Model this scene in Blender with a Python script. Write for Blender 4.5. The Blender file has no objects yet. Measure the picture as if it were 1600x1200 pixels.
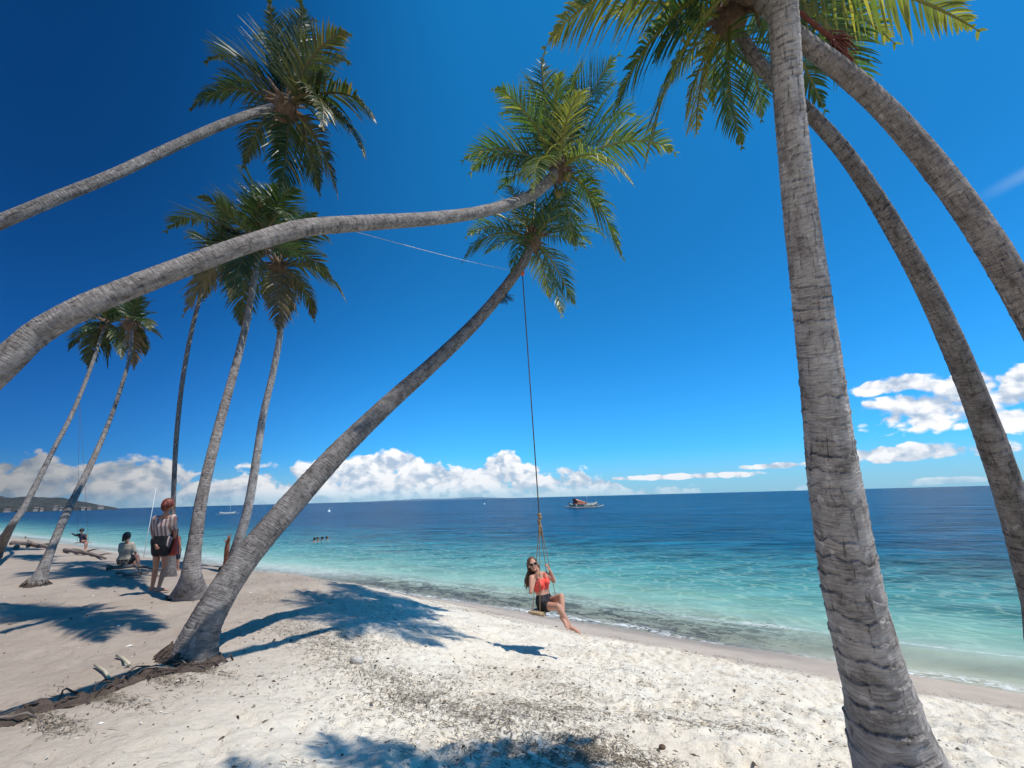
import bpy, math, random
import numpy as np
from mathutils import Vector, Matrix
rng = np.random.default_rng(7); random.seed(7)
C = bpy.context.scene.collection
# ------------------------------------------------------------------ camera model
F_PX = 671.0
CAM = Vector((0, 0, 1.6))
pit = math.atan2(178, F_PX); rol = math.radians(1.5)
Fw = Vector((0, math.cos(pit), math.sin(pit)))
R0 = Vector((1, 0, 0)); U0 = Vector((0, -math.sin(pit), math.cos(pit)))
Rt = R0*math.cos(rol) - U0*math.sin(rol); Up = U0*math.cos(rol) + R0*math.sin(rol)
def ray(px, py): return Fw + Rt*((px-800)/F_PX) + Up*((600-py)/F_PX)
def at(px, py, Z): return CAM + ray(px, py)*Z
def atY(px, py, Y):
    d = ray(px, py); return CAM + d*(Y/d.y)
cd = bpy.data.cameras.new('camera'); cam = bpy.data.objects.new('camera', cd); C.objects.link(cam)
M = Matrix((Rt, Up, -Fw)).transposed().to_4x4(); M.translation = CAM
cam.matrix_world = M
cd.sensor_width = 36; cd.lens = 36*F_PX/1600; cd.clip_start = 0.05; cd.clip_end = 40000
bpy.context.scene.camera = cam
SEA = -1.3
# ------------------------------------------------------------------ numpy noise
def _h(ix, iy, seed):
    h = (ix*374761393 + iy*668265263 + seed*69069) & 0xffffffff
    h = ((h ^ (h >> 13))*1274126177) & 0xffffffff
    h = h ^ (h >> 16)
    return h/4294967296.0
def vnoise(x, y, seed=0):
    x = np.asarray(x, float); y = np.asarray(y, float)
    ix = np.floor(x).astype(np.int64); iy = np.floor(y).astype(np.int64)
    fx = x-ix; fy = y-iy; fx = fx*fx*(3-2*fx); fy = fy*fy*(3-2*fy)
    a = _h(ix, iy, seed); b = _h(ix+1, iy, seed); c = _h(ix, iy+1, seed); d = _h(ix+1, iy+1, seed)
    return (a*(1-fx)+b*fx)*(1-fy) + (c*(1-fx)+d*fx)*fy - .5
def fbm(x, y, oct=4, seed=0):
    s = 0; a = 1
    for i in range(oct):
        s = s + a*vnoise(x*2**i+i*17.3, y*2**i-i*9.1, seed+i); a *= .5
    return s
def sst(a, b, x):
    t = np.clip((x-a)/(b-a), 0, 1); return t*t*(3-2*t)
def dshore(x, y): return .56*x + .83*y - 10.22 + .25*np.sin((.8*x-.6*y)*.23+1.0) 
_dx = np.array([-4000, -400, -60, -20, -12, -9.5, -8, -7, -6, -5, -3.8, -2.5, -1, 0, 2, 5, 12, 25, 60, 200, 20000])
_dz = np.array([2.5, 1.2, .35, .12, .05, .0, -.08, -.20, -.36, -.53, -.74, -.94, -1.17, -1.3, -1.5, -1.75, -2.3, -3.2, -5, -9, -12.])
_dxl = np.array([-4000, -400, -60, -12, -8, -5.5, -4.2, -3, -1.5, 0, 2, 5, 12, 25, 60, 200, 20000])
_dzl = np.array([2.5, 1.2, .35, .16, .12, .06, -.08, -.40, -.92, -1.3, -1.6, -1.9, -2.4, -3.2, -5, -9, -12.])
def gbase(x, y):
    d = dshore(x, y); tt = -.83*np.asarray(x)+.56*np.asarray(y); w_ = sst(4, 10, tt)
    a = (np.interp(d-.7, _dx, _dz)+np.interp(d, _dx, _dz)*2+np.interp(d+.7, _dx, _dz))/4
    b = (np.interp(d-.4, _dxl, _dzl)+np.interp(d, _dxl, _dzl)*2+np.interp(d+.4, _dxl, _dzl))/4
    return a*(1-w_)+b*w_
def gz(x, y):
    x = np.asarray(x, float); y = np.asarray(y, float)
    d = dshore(x, y)
    dry = sst(-.8, -2.5, d); r = np.hypot(x, y)
    z = gbase(x, y) + dry*(.10*fbm(x*.7, y*.7, 3, 3) + .045*fbm(x*2.3, y*2.3, 3, 9)*sst(60, 10, r))
    z = z + .02*fbm(x*.6, y*.6, 2, 5)*(1-dry)
    return z
def gzs(x, y): return float(gz(np.array([x]), np.array([y]))[0])
def ground(px, py, lift=0):
    d = ray(px, py); Z = .5
    while Z < 400:
        p = CAM + d*Z
        if p.z <= float(gbase(np.array([p.x]), np.array([p.y]))[0]): break
        Z += .02 + Z*.003
    p = CAM + d*Z
    return Vector((p.x, p.y, gzs(p.x, p.y)+lift))
# ------------------------------------------------------------------ object helpers
def tag(o, label=None, cat=None, group=None, kind=None):
    if label: o['label'] = label
    if cat: o['category'] = cat
    if group: o['group'] = group
    if kind: o['kind'] = kind
    return o
def empty(name, loc, label, cat, group=None):
    o = bpy.data.objects.new(name, None); C.objects.link(o); o.location = loc; o.empty_display_size = .2
    return tag(o, label, cat, group)
def mesh_obj(name, verts, faces, mat, parent=None, smooth=True, attrs=None):
    """verts in world space; parents are unrotated empties, so just subtract their location"""
    me = bpy.data.meshes.new(name)
    v = np.asarray(verts, float)
    if parent is not None:
        off = Vector((0, 0, 0)); q = parent
        while q is not None: off += q.location; q = q.parent
        v = v - np.array(off)
    f = faces
    if isinstance(f, np.ndarray): f = f.tolist()
    me.from_pydata(v.tolist(), [], f)
    if attrs:
        for k, a in attrs.items():
            a = np.asarray(a, float)
            if a.ndim == 1:
                at_ = me.attributes.new(k, 'FLOAT', 'POINT'); at_.data.foreach_set('value', a)
            else:
                at_ = me.attributes.new(k, 'FLOAT_VECTOR', 'POINT'); at_.data.foreach_set('vector', a.ravel())
    if smooth: me.polygons.foreach_set('use_smooth', np.ones(len(me.polygons), bool))
    me.materials.append(mat); me.update()
    o = bpy.data.objects.new(name, me); C.objects.link(o)
    if parent is not None: o.parent = parent
    return o
class MB:
    def __init__(s): s.v = []; s.f = []
    def add(s, v, f):
        n = len(s.v); s.v += [tuple(p) for p in v]; s.f += [tuple(i+n for i in q) for q in f]
    def box(s, c, size, rot=None):
        c = Vector(c); hx, hy, hz = [a/2 for a in size]
        R = rot or Matrix.Identity(3)
        v = [c + R @ Vector((x*hx, y*hy, z*hz)) for x in (-1, 1) for y in (-1, 1) for z in (-1, 1)]
        s.add(v, [(0,1,3,2),(4,6,7,5),(0,4,5,1),(2,3,7,6),(0,2,6,4),(1,5,7,3)])
    def tube(s, pts, rad, n=8, cap=True):
        pts = [Vector(p) for p in pts]
        if not hasattr(rad, '__len__'): rad = [rad]*len(pts)
        up = Vector((.13, .31, .94)); v = []
        for i, p in enumerate(pts):
            t = (pts[min(i+1, len(pts)-1)]-pts[max(i-1, 0)]).normalized()
            a = t.cross(up)
            if a.length < .05: a = t.cross(Vector((1, 0, 0)))
            a.normalize(); b = t.cross(a)
            for k in range(n):
                an = 2*math.pi*k/n
                v.append(p + (a*math.cos(an)+b*math.sin(an))*rad[i])
        f = []
        for i in range(len(pts)-1):
            for k in range(n):
                f.append((i*n+k, i*n+(k+1) % n, (i+1)*n+(k+1) % n, (i+1)*n+k))
        if cap:
            f.append(tuple(range(n))[::-1]); f.append(tuple((len(pts)-1)*n+k for k in range(n)))
        s.add(v, f)
    def ell(s, c, r, rot=None, nu=14, nv=9):
        c = Vector(c); R = rot or Matrix.Identity(3)
        if not hasattr(r, '__len__'): r = (r, r, r)
        v = [c + R @ Vector((0, 0, r[2]))]; f = []
        for j in range(1, nv):
            ph = math.pi*j/nv
            for i in range(nu):
                th = 2*math.pi*i/nu
                v.append(c + R @ Vector((r[0]*math.sin(ph)*math.cos(th), r[1]*math.sin(ph)*math.sin(th), r[2]*math.cos(ph))))
        v.append(c - R @ Vector((0, 0, r[2])))
        for i in range(nu): f.append((0, 1+i, 1+(i+1) % nu))
        for j in range(nv-2):
            for i in range(nu):
                a = 1+j*nu+i; b = 1+j*nu+(i+1) % nu
                f.append((a, a+nu, b+nu, b))
        L = len(v)-1
        for i in range(nu): f.append((L, 1+(nv-2)*nu+(i+1) % nu, 1+(nv-2)*nu+i))
        s.add(v, f)
    def cap(s, a, ra, b, rb, n=12):
        """tapered capsule"""
        a = Vector(a); b = Vector(b); d = b-a; L = max(d.length, 1e-4); d = d/L
        pts = []; rad = []
        for k in range(4):
            an = math.pi/2*(1-k/4); pts.append(a - d*ra*math.sin(an)*.999); rad.append(max(ra*math.cos(an), ra*.03))
        for k in range(0, 5):
            t = k/4; pts.append(a+(b-a)*t); rad.append(ra+(rb-ra)*t)
        for k in range(1, 5):
            an = math.pi/2*(k/4); pts.append(b + d*rb*math.sin(an)); rad.append(max(rb*math.cos(an), rb*.03))
        s.tube(pts, rad, n)
    def build(s, name, mat, parent=None, smooth=True, attrs=None):
        return mesh_obj(name, s.v, s.f, mat, parent, smooth, attrs)
def fused(mb, name, mat, parent, voxel, smooth_it=3):
    """voxel-union of overlapping shapes into one continuous skin"""
    me = bpy.data.meshes.new('tmp'); me.from_pydata([tuple(p) for p in mb.v], [], mb.f)
    o = bpy.data.objects.new('tmp', me); C.objects.link(o)
    m = o.modifiers.new('r', 'REMESH'); m.mode = 'VOXEL'; m.voxel_size = voxel; m.use_smooth_shade = True
    if smooth_it:
        m2 = o.modifiers.new('s', 'SMOOTH'); m2.factor = .5; m2.iterations = smooth_it
    dg = bpy.context.evaluated_depsgraph_get(); ev = o.evaluated_get(dg)
    me2 = bpy.data.meshes.new_from_object(ev)
    v = [tuple(x.co) for x in me2.vertices]; f = [tuple(p.vertices) for p in me2.polygons]
    bpy.data.objects.remove(o); bpy.data.meshes.remove(me); bpy.data.meshes.remove(me2)
    return mesh_obj(name, v, f, mat, parent, True)
# ------------------------------------------------------------------ node helpers
class NT:
    def __init__(s, tree): s.t = tree; s.n = tree.nodes; s.l = tree.links
    def new(s, typ, **kw):
        n = s.n.new(typ)
        for k, v in kw.items(): setattr(n, k, v)
        return n
    def _in(s, sock, v):
        if v is None: return
        if hasattr(v, 'is_output'): s.l.new(v, sock)
        else:
            if hasattr(sock.default_value, '__len__') and not hasattr(v, '__len__'): v = (v,)*len(sock.default_value)
            if hasattr(sock.default_value, '__len__') and len(sock.default_value) == 4 and len(v) == 3: v = (*v, 1)
            sock.default_value = v
    def m(s, op, a, b=None, c=None, clamp=False):
        n = s.new('ShaderNodeMath', operation=op); n.use_clamp = clamp
        s._in(n.inputs[0], a); s._in(n.inputs[1], b)
        if c is not None: s._in(n.inputs[2], c)
        return n.outputs[0]
    def vm(s, op, a, b=None):
        n = s.new('ShaderNodeVectorMath', operation=op); s._in(n.inputs[0], a)
        if b is not None: s._in(n.inputs[1], b)
        return n.outputs['Value'] if op in ('DOT_PRODUCT', 'LENGTH') else n.outputs[0]
    def sm(s, x, a, b, lo=0, hi=1):
        n = s.new('ShaderNodeMapRange', interpolation_type='SMOOTHSTEP')
        s._in(n.inputs[0], x); n.inputs[1].default_value = a; n.inputs[2].default_value = b
        n.inputs[3].default_value = lo; n.inputs[4].default_value = hi
        return n.outputs[0]
    def noise(s, vec, scale, detail=3, rough=.5, dist=0, dims='3D'):
        n = s.new('ShaderNodeTexNoise', noise_dimensions=dims); s._in(n.inputs['Vector'], vec)
        n.inputs['Scale'].default_value = scale; n.inputs['Detail'].default_value = detail
        n.inputs['Roughness'].default_value = rough; n.inputs['Distortion'].default_value = dist
        return n.outputs['Fac']
    def mix(s, f, a, b, mode='MIX'):
        n = s.new('ShaderNodeMix', data_type='RGBA', blend_type=mode)
        s._in(n.inputs[0], f); s._in(n.inputs[6], a); s._in(n.inputs[7], b)
        return n.outputs[2]
    def ramp(s, f, stops, interp='LINEAR'):
        n = s.new('ShaderNodeValToRGB'); n.color_ramp.interpolation = interp
        e = n.color_ramp.elements
        while len(e) < len(stops): e.new(.5)
        for i, (p, c) in enumerate(stops):
            e[i].position = p; e[i].color = (*c, 1) if len(c) == 3 else c
        s._in(n.inputs[0], f); return n.outputs[0]
    def scale(s, vec, sc):
        return s.vm('MULTIPLY', vec, sc)
    def comb(s, x, y, z):
        n = s.new('ShaderNodeCombineXYZ'); s._in(n.inputs[0], x); s._in(n.inputs[1], y); s._in(n.inputs[2], z)
        return n.outputs[0]
    def attr(s, name, out='Fac'):
        n = s.new('ShaderNodeAttribute', attribute_name=name); return n.outputs[out]
    def bump(s, h, dist=.01, strength=1, normal=None):
        n = s.new('ShaderNodeBump'); s._in(n.inputs['Height'], h); n.inputs['Distance'].default_value = dist
        n.inputs['Strength'].default_value = strength
        if normal is not None: s.l.new(normal, n.inputs['Normal'])
        return n.outputs[0]
    def pos(s): return s.new('ShaderNodeNewGeometry').outputs['Position']
    def obj(s): return s.new('ShaderNodeTexCoord').outputs['Object']
def material(name):
    m = bpy.data.materials.new(name); m.use_nodes = True; t = NT(m.node_tree)
    b = t.n['Principled BSDF']; return m, t, b
def simple(name, col, rough=.6, var=.25, scale=12, bump=.004, spec=.5, metallic=0, bs=None, stretch=(1, 1, 1)):
    m, t, b = material(name)
    v = t.scale(t.obj(), stretch); n = t.noise(v, scale, 5, .6)
    c2 = tuple(max(0, c*(1-var)) for c in col); c3 = tuple(min(1, c*(1+var)) for c in col)
    t._in(b.inputs['Base Color'], t.ramp(n, [(.3, c2), (.7, c3)]))
    b.inputs['Roughness'].default_value = rough; b.inputs['Specular IOR Level'].default_value = spec
    b.inputs['Metallic'].default_value = metallic
    if bump: t._in(b.inputs['Normal'], t.bump(t.noise(v, bs or scale*4, 4), bump))
    return m
# ------------------------------------------------------------------ world, sun
SUN = Vector((.45, -.24, 1)).normalized()
w = bpy.data.worlds.new('World'); bpy.context.scene.world = w; w.use_nodes = True
t = NT(w.node_tree); bg = t.n['Background']
sky = t.new('ShaderNodeTexSky', sky_type='NISHITA'); sky.sun_disc = False
sky.sun_elevation = math.asin(SUN.z); sky.sun_rotation = math.atan2(SUN.x, SUN.y)
sky.air_density = 1.0; sky.dust_density = .3; sky.ozone_density = 2.0
D = t.new('ShaderNodeTexCoord').outputs['Generated']
sx = t.new('ShaderNodeSeparateXYZ'); t.l.new(D, sx.inputs[0])
az = t.m('ARCTAN2', sx.outputs[0], sx.outputs[1]); el = t.m('ARCSINE', sx.outputs[2])
def azel(px, py):
    d = ray(px, py).normalized(); return math.atan2(d.x, d.y), math.asin(d.z)
tint = t.ramp(el, [(0, (.26, .84, 1.42)), (.12, (.19, .88, 1.50)), (.30, (.13, .98, 1.62)), (.7, (.12, 1.22, 1.85)), (1.0, (.11, 1.38, 2.0))])
skyc = t.mix(1, sky.outputs[0], tint, 'MULTIPLY')
# deeper blue away from the sun side (towards the left / north-west), real skies darken at 90 degrees from the sun
azf = t.sm(az, -.95, -.05, .30, 1.0)
hz = t.sm(el, .62, .02, .85, 1.25)
skyc = t.mix(1, skyc, t.comb(t.m('MULTIPLY', azf, hz), t.m('MULTIPLY', azf, hz), t.m('MULTIPLY', t.m('POWER', azf, .75), hz)), 'MULTIPLY')
# pale low haze
hzf = t.m('MULTIPLY', t.sm(el, .10, .0, 0, .6), t.sm(az, -.95, -.2, .35, 1))
skyc = t.mix(hzf, skyc, (3.6, 5.6, 7.6))
blobs = [(1080,744,150,4),(1215,728,60,5),(1390,602,66,12),(1500,607,72,24),(1600,606,60,30),(1450,640,125,30),(1430,708,130,13),(1590,655,50,16),(1450,752,120,5)]
def blobfield(u, e):
    f = None
    for (px, py, rx, ry) in blobs:
        a0, e0 = azel(px, py); a1, _ = azel(px+rx, py); _, e1 = azel(px, py-ry)
        ra = abs(a1-a0)*1.25; re = abs(e1-e0)*1.35
        q = t.m('ADD', t.m('POWER', t.m('ABSOLUTE', t.m('MULTIPLY', t.m('SUBTRACT', u, a0), 1/ra)), 2),
                t.m('POWER', t.m('ABSOLUTE', t.m('MULTIPLY', t.m('SUBTRACT', e, e0), 1/re)), 2))
        v = t.m('SUBTRACT', 1, q)
        f = v if f is None else t.m('SMOOTH_MAX', f, v, .25)
    return f
bank = [(-300,700),(0,702),(45,694),(90,712),(140,712),(200,700),(238,712),(262,712),(300,726),(345,728),(375,716),(410,712),(450,720),(475,712),(500,698),(545,706),(590,694),(640,696),(672,712),(705,724),(745,720),(775,694),(805,694),(830,716),(868,724),(900,722),(945,738),(985,752),(1100,758)]
rp_ = [( (azel(px, 775)[0]+1.2)/2.4, (max(0, (azel(px, py)[1]))/.16) ) for px, py in bank]
top = t.m('MULTIPLY', t.ramp(t.m('DIVIDE', t.m('ADD', az, 1.2), 2.4), [(a, (b,)*3) for a, b in rp_]+[(.66, (0,)*3), (1, (0,)*3)]), .16)
bankf = t.m('DIVIDE', t.m('SUBTRACT', t.m('MULTIPLY', top, .93), el), .024)
bankf = t.m('SUBTRACT', bankf, t.m('MULTIPLY', t.sm(t.noise(t.comb(az, t.m('MULTIPLY', el, 2.6), 3.0), 6.5, 3), .55, .70), .8))  # gaps
B = t.m('MAXIMUM', t.m('MINIMUM', bankf, .9), blobfield(az, el))
def cnoise(du, de):
    u = t.m('ADD', az, du); e = t.m('ADD', el, de)
    v = t.comb(u, t.m('MULTIPLY', e, 1.35), 0.0)
    a = t.noise(v, 15, 7, .58, .25)
    vo = t.new('ShaderNodeTexVoronoi', feature='SMOOTH_F1'); t._in(vo.inputs['Vector'], t.vm('ADD', v, t.comb(t.m('MULTIPLY', a, .06), t.m('MULTIPLY', a, -.05), 0.0)))
    vo.inputs['Scale'].default_value = 34; vo.inputs['Smoothness'].default_value = .5; vo.inputs['Detail'].default_value = 1.5; vo.inputs['Roughness'].default_value = .5
    return t.m('SUBTRACT', t.m('MULTIPLY', a, 1.0), t.m('MULTIPLY', vo.outputs['Distance'], .38))
n0 = cnoise(0, 0); n1 = cnoise(.010, .020)
dens = t.m('ADD', t.m('MAXIMUM', B, -1.5), t.m('MULTIPLY', t.m('SUBTRACT', n0, .30), 2.5))
alpha = t.sm(dens, -.05, .38)
relief = t.m('MULTIPLY', t.m('SUBTRACT', n0, n1), 3.4)
shade = t.m('ADD', .62, relief, clamp=True)
low = t.sm(el, .0, .10)
shade = t.m('MULTIPLY', t.m('ADD', t.m('MULTIPLY', low, .35), .65), shade)
azc = t.sm(az, -1.0, -.35, .34, 1.0)
ccol = t.mix(shade, (4.6, 5.7, 7.2), (10.4, 10.4, 10.5))
ccol = t.mix(1, ccol, t.comb(azc, azc, azc), 'MULTIPLY')
alpha = t.m('MULTIPLY', alpha, t.sm(el, .0, .035, .35, .97))
alpha = t.m('MULTIPLY', alpha, t.sm(el, -.001, .001))
col = t.mix(alpha, skyc, ccol)
# faint contrail-like streak, upper right
a0, e0 = azel(1515, 318); a1, e1 = azel(1660, 240); L_ = math.hypot(a1-a0, e1-e0); ux, uy = (a1-a0)/L_, (e1-e0)/L_
du = t.m('SUBTRACT', az, a0); de = t.m('SUBTRACT', el, e0)
al = t.m('ADD', t.m('MULTIPLY', du, ux), t.m('MULTIPLY', de, uy)); pe = t.m('ABSOLUTE', t.m('SUBTRACT', t.m('MULTIPLY', du, uy), t.m('MULTIPLY', de, ux)))
st = t.m('MULTIPLY', t.m('MULTIPLY', t.sm(al, -.01, .08), t.sm(pe, .014, .0)), .22)
col = t.mix(st, col, (5.5, 7.2, 8.6))
gate = t.m('LESS_THAN', t.m('ABSOLUTE', t.m('SUBTRACT', el, .13)), .16)   # clouds only stand low in the sky
gate = t.m('MAXIMUM', gate, t.m('MULTIPLY', t.m('LESS_THAN', t.m('ABSOLUTE', t.m('SUBTRACT', az, .95)), .3), t.m('LESS_THAN', t.m('ABSOLUTE', t.m('SUBTRACT', el, .42)), .2)))
t.l.new(skyc, bg.inputs['Color']); bg.inputs['Strength'].default_value = .10
bg2 = t.new('ShaderNodeBackground'); t.l.new(col, bg2.inputs['Color']); bg2.inputs['Strength'].default_value = .10
mw = t.new('ShaderNodeMixShader'); t.l.new(gate, mw.inputs[0]); t.l.new(bg.outputs[0], mw.inputs[1]); t.l.new(bg2.outputs[0], mw.inputs[2]); t.l.new(mw.outputs[0], t.n['World Output'].inputs[0])
sl = bpy.data.lights.new('sun', 'SUN'); so = bpy.data.objects.new('sun', sl); C.objects.link(so)
so.rotation_euler = SUN.to_track_quat('Z', 'Y').to_euler(); so.location = (0, 0, 30)
sl.energy = 4.8; sl.angle = math.radians(.55); sl.color = (1, .95, .87)
sc = bpy.context.scene; sc.view_settings.view_transform = 'Standard'; sc.view_settings.look = 'None'
sc.view_settings.exposure = 0.0; sc.view_settings.gamma = 1
sc.cycles.max_bounces = 4; sc.cycles.transparent_max_bounces = 8; sc.cycles.sample_clamp_indirect = 6
sc.cycles.use_denoising = True; sc.cycles.use_adaptive_sampling = True; sc.cycles.adaptive_threshold = .025
w.cycles.sampling_method = 'MANUAL'; w.cycles.sample_map_resolution = 512
# ------------------------------------------------------------------ materials
def ds_node(t, p):
    x = t.vm('DOT_PRODUCT', p, (.56, .83, 0)); a = t.vm('DOT_PRODUCT', p, (.8, -.6, 0))
    return t.m('ADD', t.m('SUBTRACT', x, 10.22), t.m('MULTIPLY', t.m('SINE', t.m('ADD', t.m('MULTIPLY', a, .23), 1.0)), .25))
def mat_sand():
    m, t, b = material('sand'); p = t.pos(); ds = ds_node(t, p)
    n1 = t.noise(p, .9, 5, .6); n2 = t.noise(p, 14, 6, .7); n3 = t.noise(p, 140, 3, .6)
    dry = t.ramp(n1, [(.3, (.70, .61, .485)), (.7, (.85, .785, .665))])
    # tan sand towards the left, its colour also darkened to carry the lens vignette
    tan_vignette = t.sm(t.m('ADD', t.vm('DOT_PRODUCT', p, (-.95, -.1, 0)), t.m('MULTIPLY', n1, 2.0)), 1.6, 4.6)
    dry = t.mix(t.m('MULTIPLY', tan_vignette, .92), dry, t.ramp(n1, [(.3, (.27, .21, .17)), (.7, (.37, .30, .245))]))
    dry = t.mix(t.sm(n2, .30, .55, .20, 0), dry, (.30, .25, .2))
    dry = t.mix(t.sm(n3, .35, .65, .22, 0), dry, (.33, .28, .22))
    # dark plant specks
    vo = t.new('ShaderNodeTexVoronoi'); t._in(vo.inputs['Vector'], p); vo.inputs['Scale'].default_value = 9
    vo.inputs['Randomness'].default_value = 1
    sp = t.sm(t.m('ADD', vo.outputs['Distance'], t.m('MULTIPLY', n2, .18)), .17, .13)
    sp = t.m('MULTIPLY', sp, t.sm(t.noise(p, 2.1, 2), .48, .56))
    dry = t.mix(t.m('MULTIPLY', sp, .75), dry, (.09, .07, .05))
    # stained litter patches (flattened seagrass dust)
    pn = t.noise(t.scale(p, (1, 1, 0)), 1.05, 7, .68, .6)
    reg = t.m('MULTIPLY', t.sm(t.vm('DOT_PRODUCT', p, (1, 0, 0)), -3.6, -1.2), t.sm(ds, -1.3, -2.6))
    reg = t.m('MULTIPLY', reg, t.sm(ds, -9.5, -7.5))
    fine = t.noise(t.scale(p, (1, 1, 0)), 34, 4, .75, 1.2)
    lit = t.m('MULTIPLY', t.m('MULTIPLY', t.sm(pn, .50, .66), reg), t.sm(fine, .42, .58))
    dry = t.mix(t.m('MULTIPLY', lit, .42), dry, (.16, .13, .095))
    # wet band
    wn = t.m('ADD', ds, t.m('MULTIPLY', t.m('SUBTRACT', t.noise(p, .8, 4), .5), 1.1))
    wet = t.sm(wn, -1.75, -1.15)
    wetc = t.ramp(t.noise(p, 3, 4), [(.3, (.46, .35, .25)), (.7, (.55, .43, .315))])
    col = t.mix(wet, dry, wetc)
    col = t.mix(t.sm(ds, -.1, .9), col, t.ramp(t.noise(p, 3, 4), [(.3, (.58, .54, .43)), (.7, (.68, .64, .52))]))
    # seagrass and weed rolled in the wash
    al = t.vm('DOT_PRODUCT', p, (-.8, .6, 0))
    wk = t.noise(t.scale(p, (1, 1, 0)), 5, 6, .75, .8); wl = t.noise(p, .45, 3)
    band = t.m('MULTIPLY', t.sm(ds, -.75, -.1), t.sm(ds, 2.0, .7))
    band = t.m('MULTIPLY', band, t.m('MULTIPLY', t.sm(al, -.2, 2.5), t.sm(al, 24, 12)))
    weed = t.m('MULTIPLY', band, t.sm(t.m('ADD', wk, t.m('MULTIPLY', wl, .45)), .52, .70))
    col = t.mix(t.m('MULTIPLY', weed, .45), col, (.10, .075, .05))
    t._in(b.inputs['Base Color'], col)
    t._in(b.inputs['Roughness'], t.mix(wet, (.95,)*3, (.38,)*3))
    b.inputs['Specular IOR Level'].default_value = .25
    h = t.m('ADD', t.m('MULTIPLY', t.noise(p, 9, 6, .62), t.mix(wet, (1.0,)*3, (.15,)*3)), t.m('MULTIPLY', n3, .10))
    t._in(b.inputs['Normal'], t.bump(h, .055, .9))
    return m
def mat_sea():
    m, t, b = material('sea_water'); p = t.pos(); ds = ds_node(t, p)
    q = t.comb(t.vm('DOT_PRODUCT', p, (.56, .83, 0)), t.m('MULTIPLY', t.vm('DOT_PRODUCT', p, (-.83, .56, 0)), .45), 0.0)
    big = t.noise(q, .05, 4, .55); mid = t.noise(q, .22, 4, .6); sm_ = t.noise(q, 1.1, 5, .65, .5)
    dd = t.m('ADD', ds, t.m('MULTIPLY', t.m('SUBTRACT', big, .5), t.m('MULTIPLY', t.m('MINIMUM', t.m('MAXIMUM', ds, 0), 40), .9)))
    f = t.m('POWER', t.m('DIVIDE', t.m('MAXIMUM', dd, 0), 400), .333, clamp=True)
    def P(d): return (d/400)**.333
    c = t.ramp(f, [(0, (.52, .52, .44)), (P(1.2), (.40, .47, .38)), (P(3), (.21, .38, .30)), (P(6), (.080, .25, .222)), (P(10), (.034, .165, .175)), (P(16), (.012, .095, .130)),
                   (P(24), (.004, .058, .112)), (P(40), (.0015, .042, .096)), (P(160), (.001, .042, .098)), (1, (.0008, .028, .070))])
    w1 = t.noise(t.scale(p, (.30, 1, 0)), 1.5, 4, .6, .4); w2 = t.noise(t.scale(p, (.22, 1, 0)), .42, 4, .62, .4); w3 = t.noise(t.scale(p, (.16, 1, 0)), .09, 4, .6, .3)
    ch = t.m('ADD', t.m('MULTIPLY', w1, t.sm(ds, 10, 60, .55, .15)), t.m('ADD', t.m('MULTIPLY', w2, .45), t.m('MULTIPLY', w3, t.sm(ds, 15, 80, 0, .4))))
    ch = t.m('SUBTRACT', ch, t.m('ADD', .225, t.m('ADD', t.sm(ds, 10, 60, .275, .075), t.sm(ds, 15, 80, 0, .2))))
    ch = t.m('MAXIMUM', t.m('ADD', 1, t.m('MULTIPLY', ch, t.sm(ds, 2, 18, 1.4, 8.0))), .35)
    c = t.mix(1, c, t.comb(ch, ch, ch), 'MULTIPLY')  # light and shade of the wave faces painted into the water colour
    # darker weed beds and lighter sand gaps on the bottom
    bed = t.m('MULTIPLY', t.sm(mid, .55, .68), t.m('MULTIPLY', t.sm(ds, 2, 6), t.sm(ds, 60, 20)))
    c = t.mix(t.m('MULTIPLY', bed, .55), c, (.010, .085, .095))
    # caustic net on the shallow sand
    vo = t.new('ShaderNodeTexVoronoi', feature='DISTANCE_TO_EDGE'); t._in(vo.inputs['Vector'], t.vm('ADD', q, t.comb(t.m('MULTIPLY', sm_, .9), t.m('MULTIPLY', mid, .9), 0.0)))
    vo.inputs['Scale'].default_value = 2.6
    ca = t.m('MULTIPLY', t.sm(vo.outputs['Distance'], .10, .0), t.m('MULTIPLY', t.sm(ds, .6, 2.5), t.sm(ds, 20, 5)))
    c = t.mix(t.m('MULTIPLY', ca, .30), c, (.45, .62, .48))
    # seagrass tumbling in the wash
    al0 = t.vm('DOT_PRODUCT', p, (-.83, .56, 0)); wk = t.m('ADD', t.m('MULTIPLY', t.noise(q, 3.0, 5, .7, .8), .55), t.m('MULTIPLY', t.noise(q, 17, 4, .75, .6), .45))
    wb = t.m('MULTIPLY', t.m('MULTIPLY', t.sm(ds, -.3, .2), t.sm(t.m('ADD', ds, t.m('MULTIPLY', sm_, 2.2)), 4.2, 1.6)), t.m('MULTIPLY', t.sm(al0, -1, 2.5), t.sm(al0, 22, 13)))
    weed = t.m('MULTIPLY', wb, t.sm(wk, .475, .515))
    c = t.mix(t.m('MULTIPLY', weed, .95), c, (.045, .037, .028))
    # foam lines at the edge and along small breaking crests
    fn = t.noise(q, 9, 6, .8, 1.4); fl = t.noise(t.scale(p, (1, 1, 0)), .35, 3)
    e1 = t.m('ABSOLUTE', t.m('SUBTRACT', t.m('ADD', ds, t.m('MULTIPLY', t.m('SUBTRACT', fl, .5), 1.6)), .10))
    e2 = t.m('ABSOLUTE', t.m('SUBTRACT', t.m('ADD', ds, t.m('MULTIPLY', t.m('SUBTRACT', mid, .5), 2.0)), 1.75))
    foam = t.m('MULTIPLY', t.sm(e1, .42, .0), t.sm(fn, .46, .56))
    rgt = t.sm(t.vm('DOT_PRODUCT', p, (.8, -.6, 0)), -6, -2, .30, 1)
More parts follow.
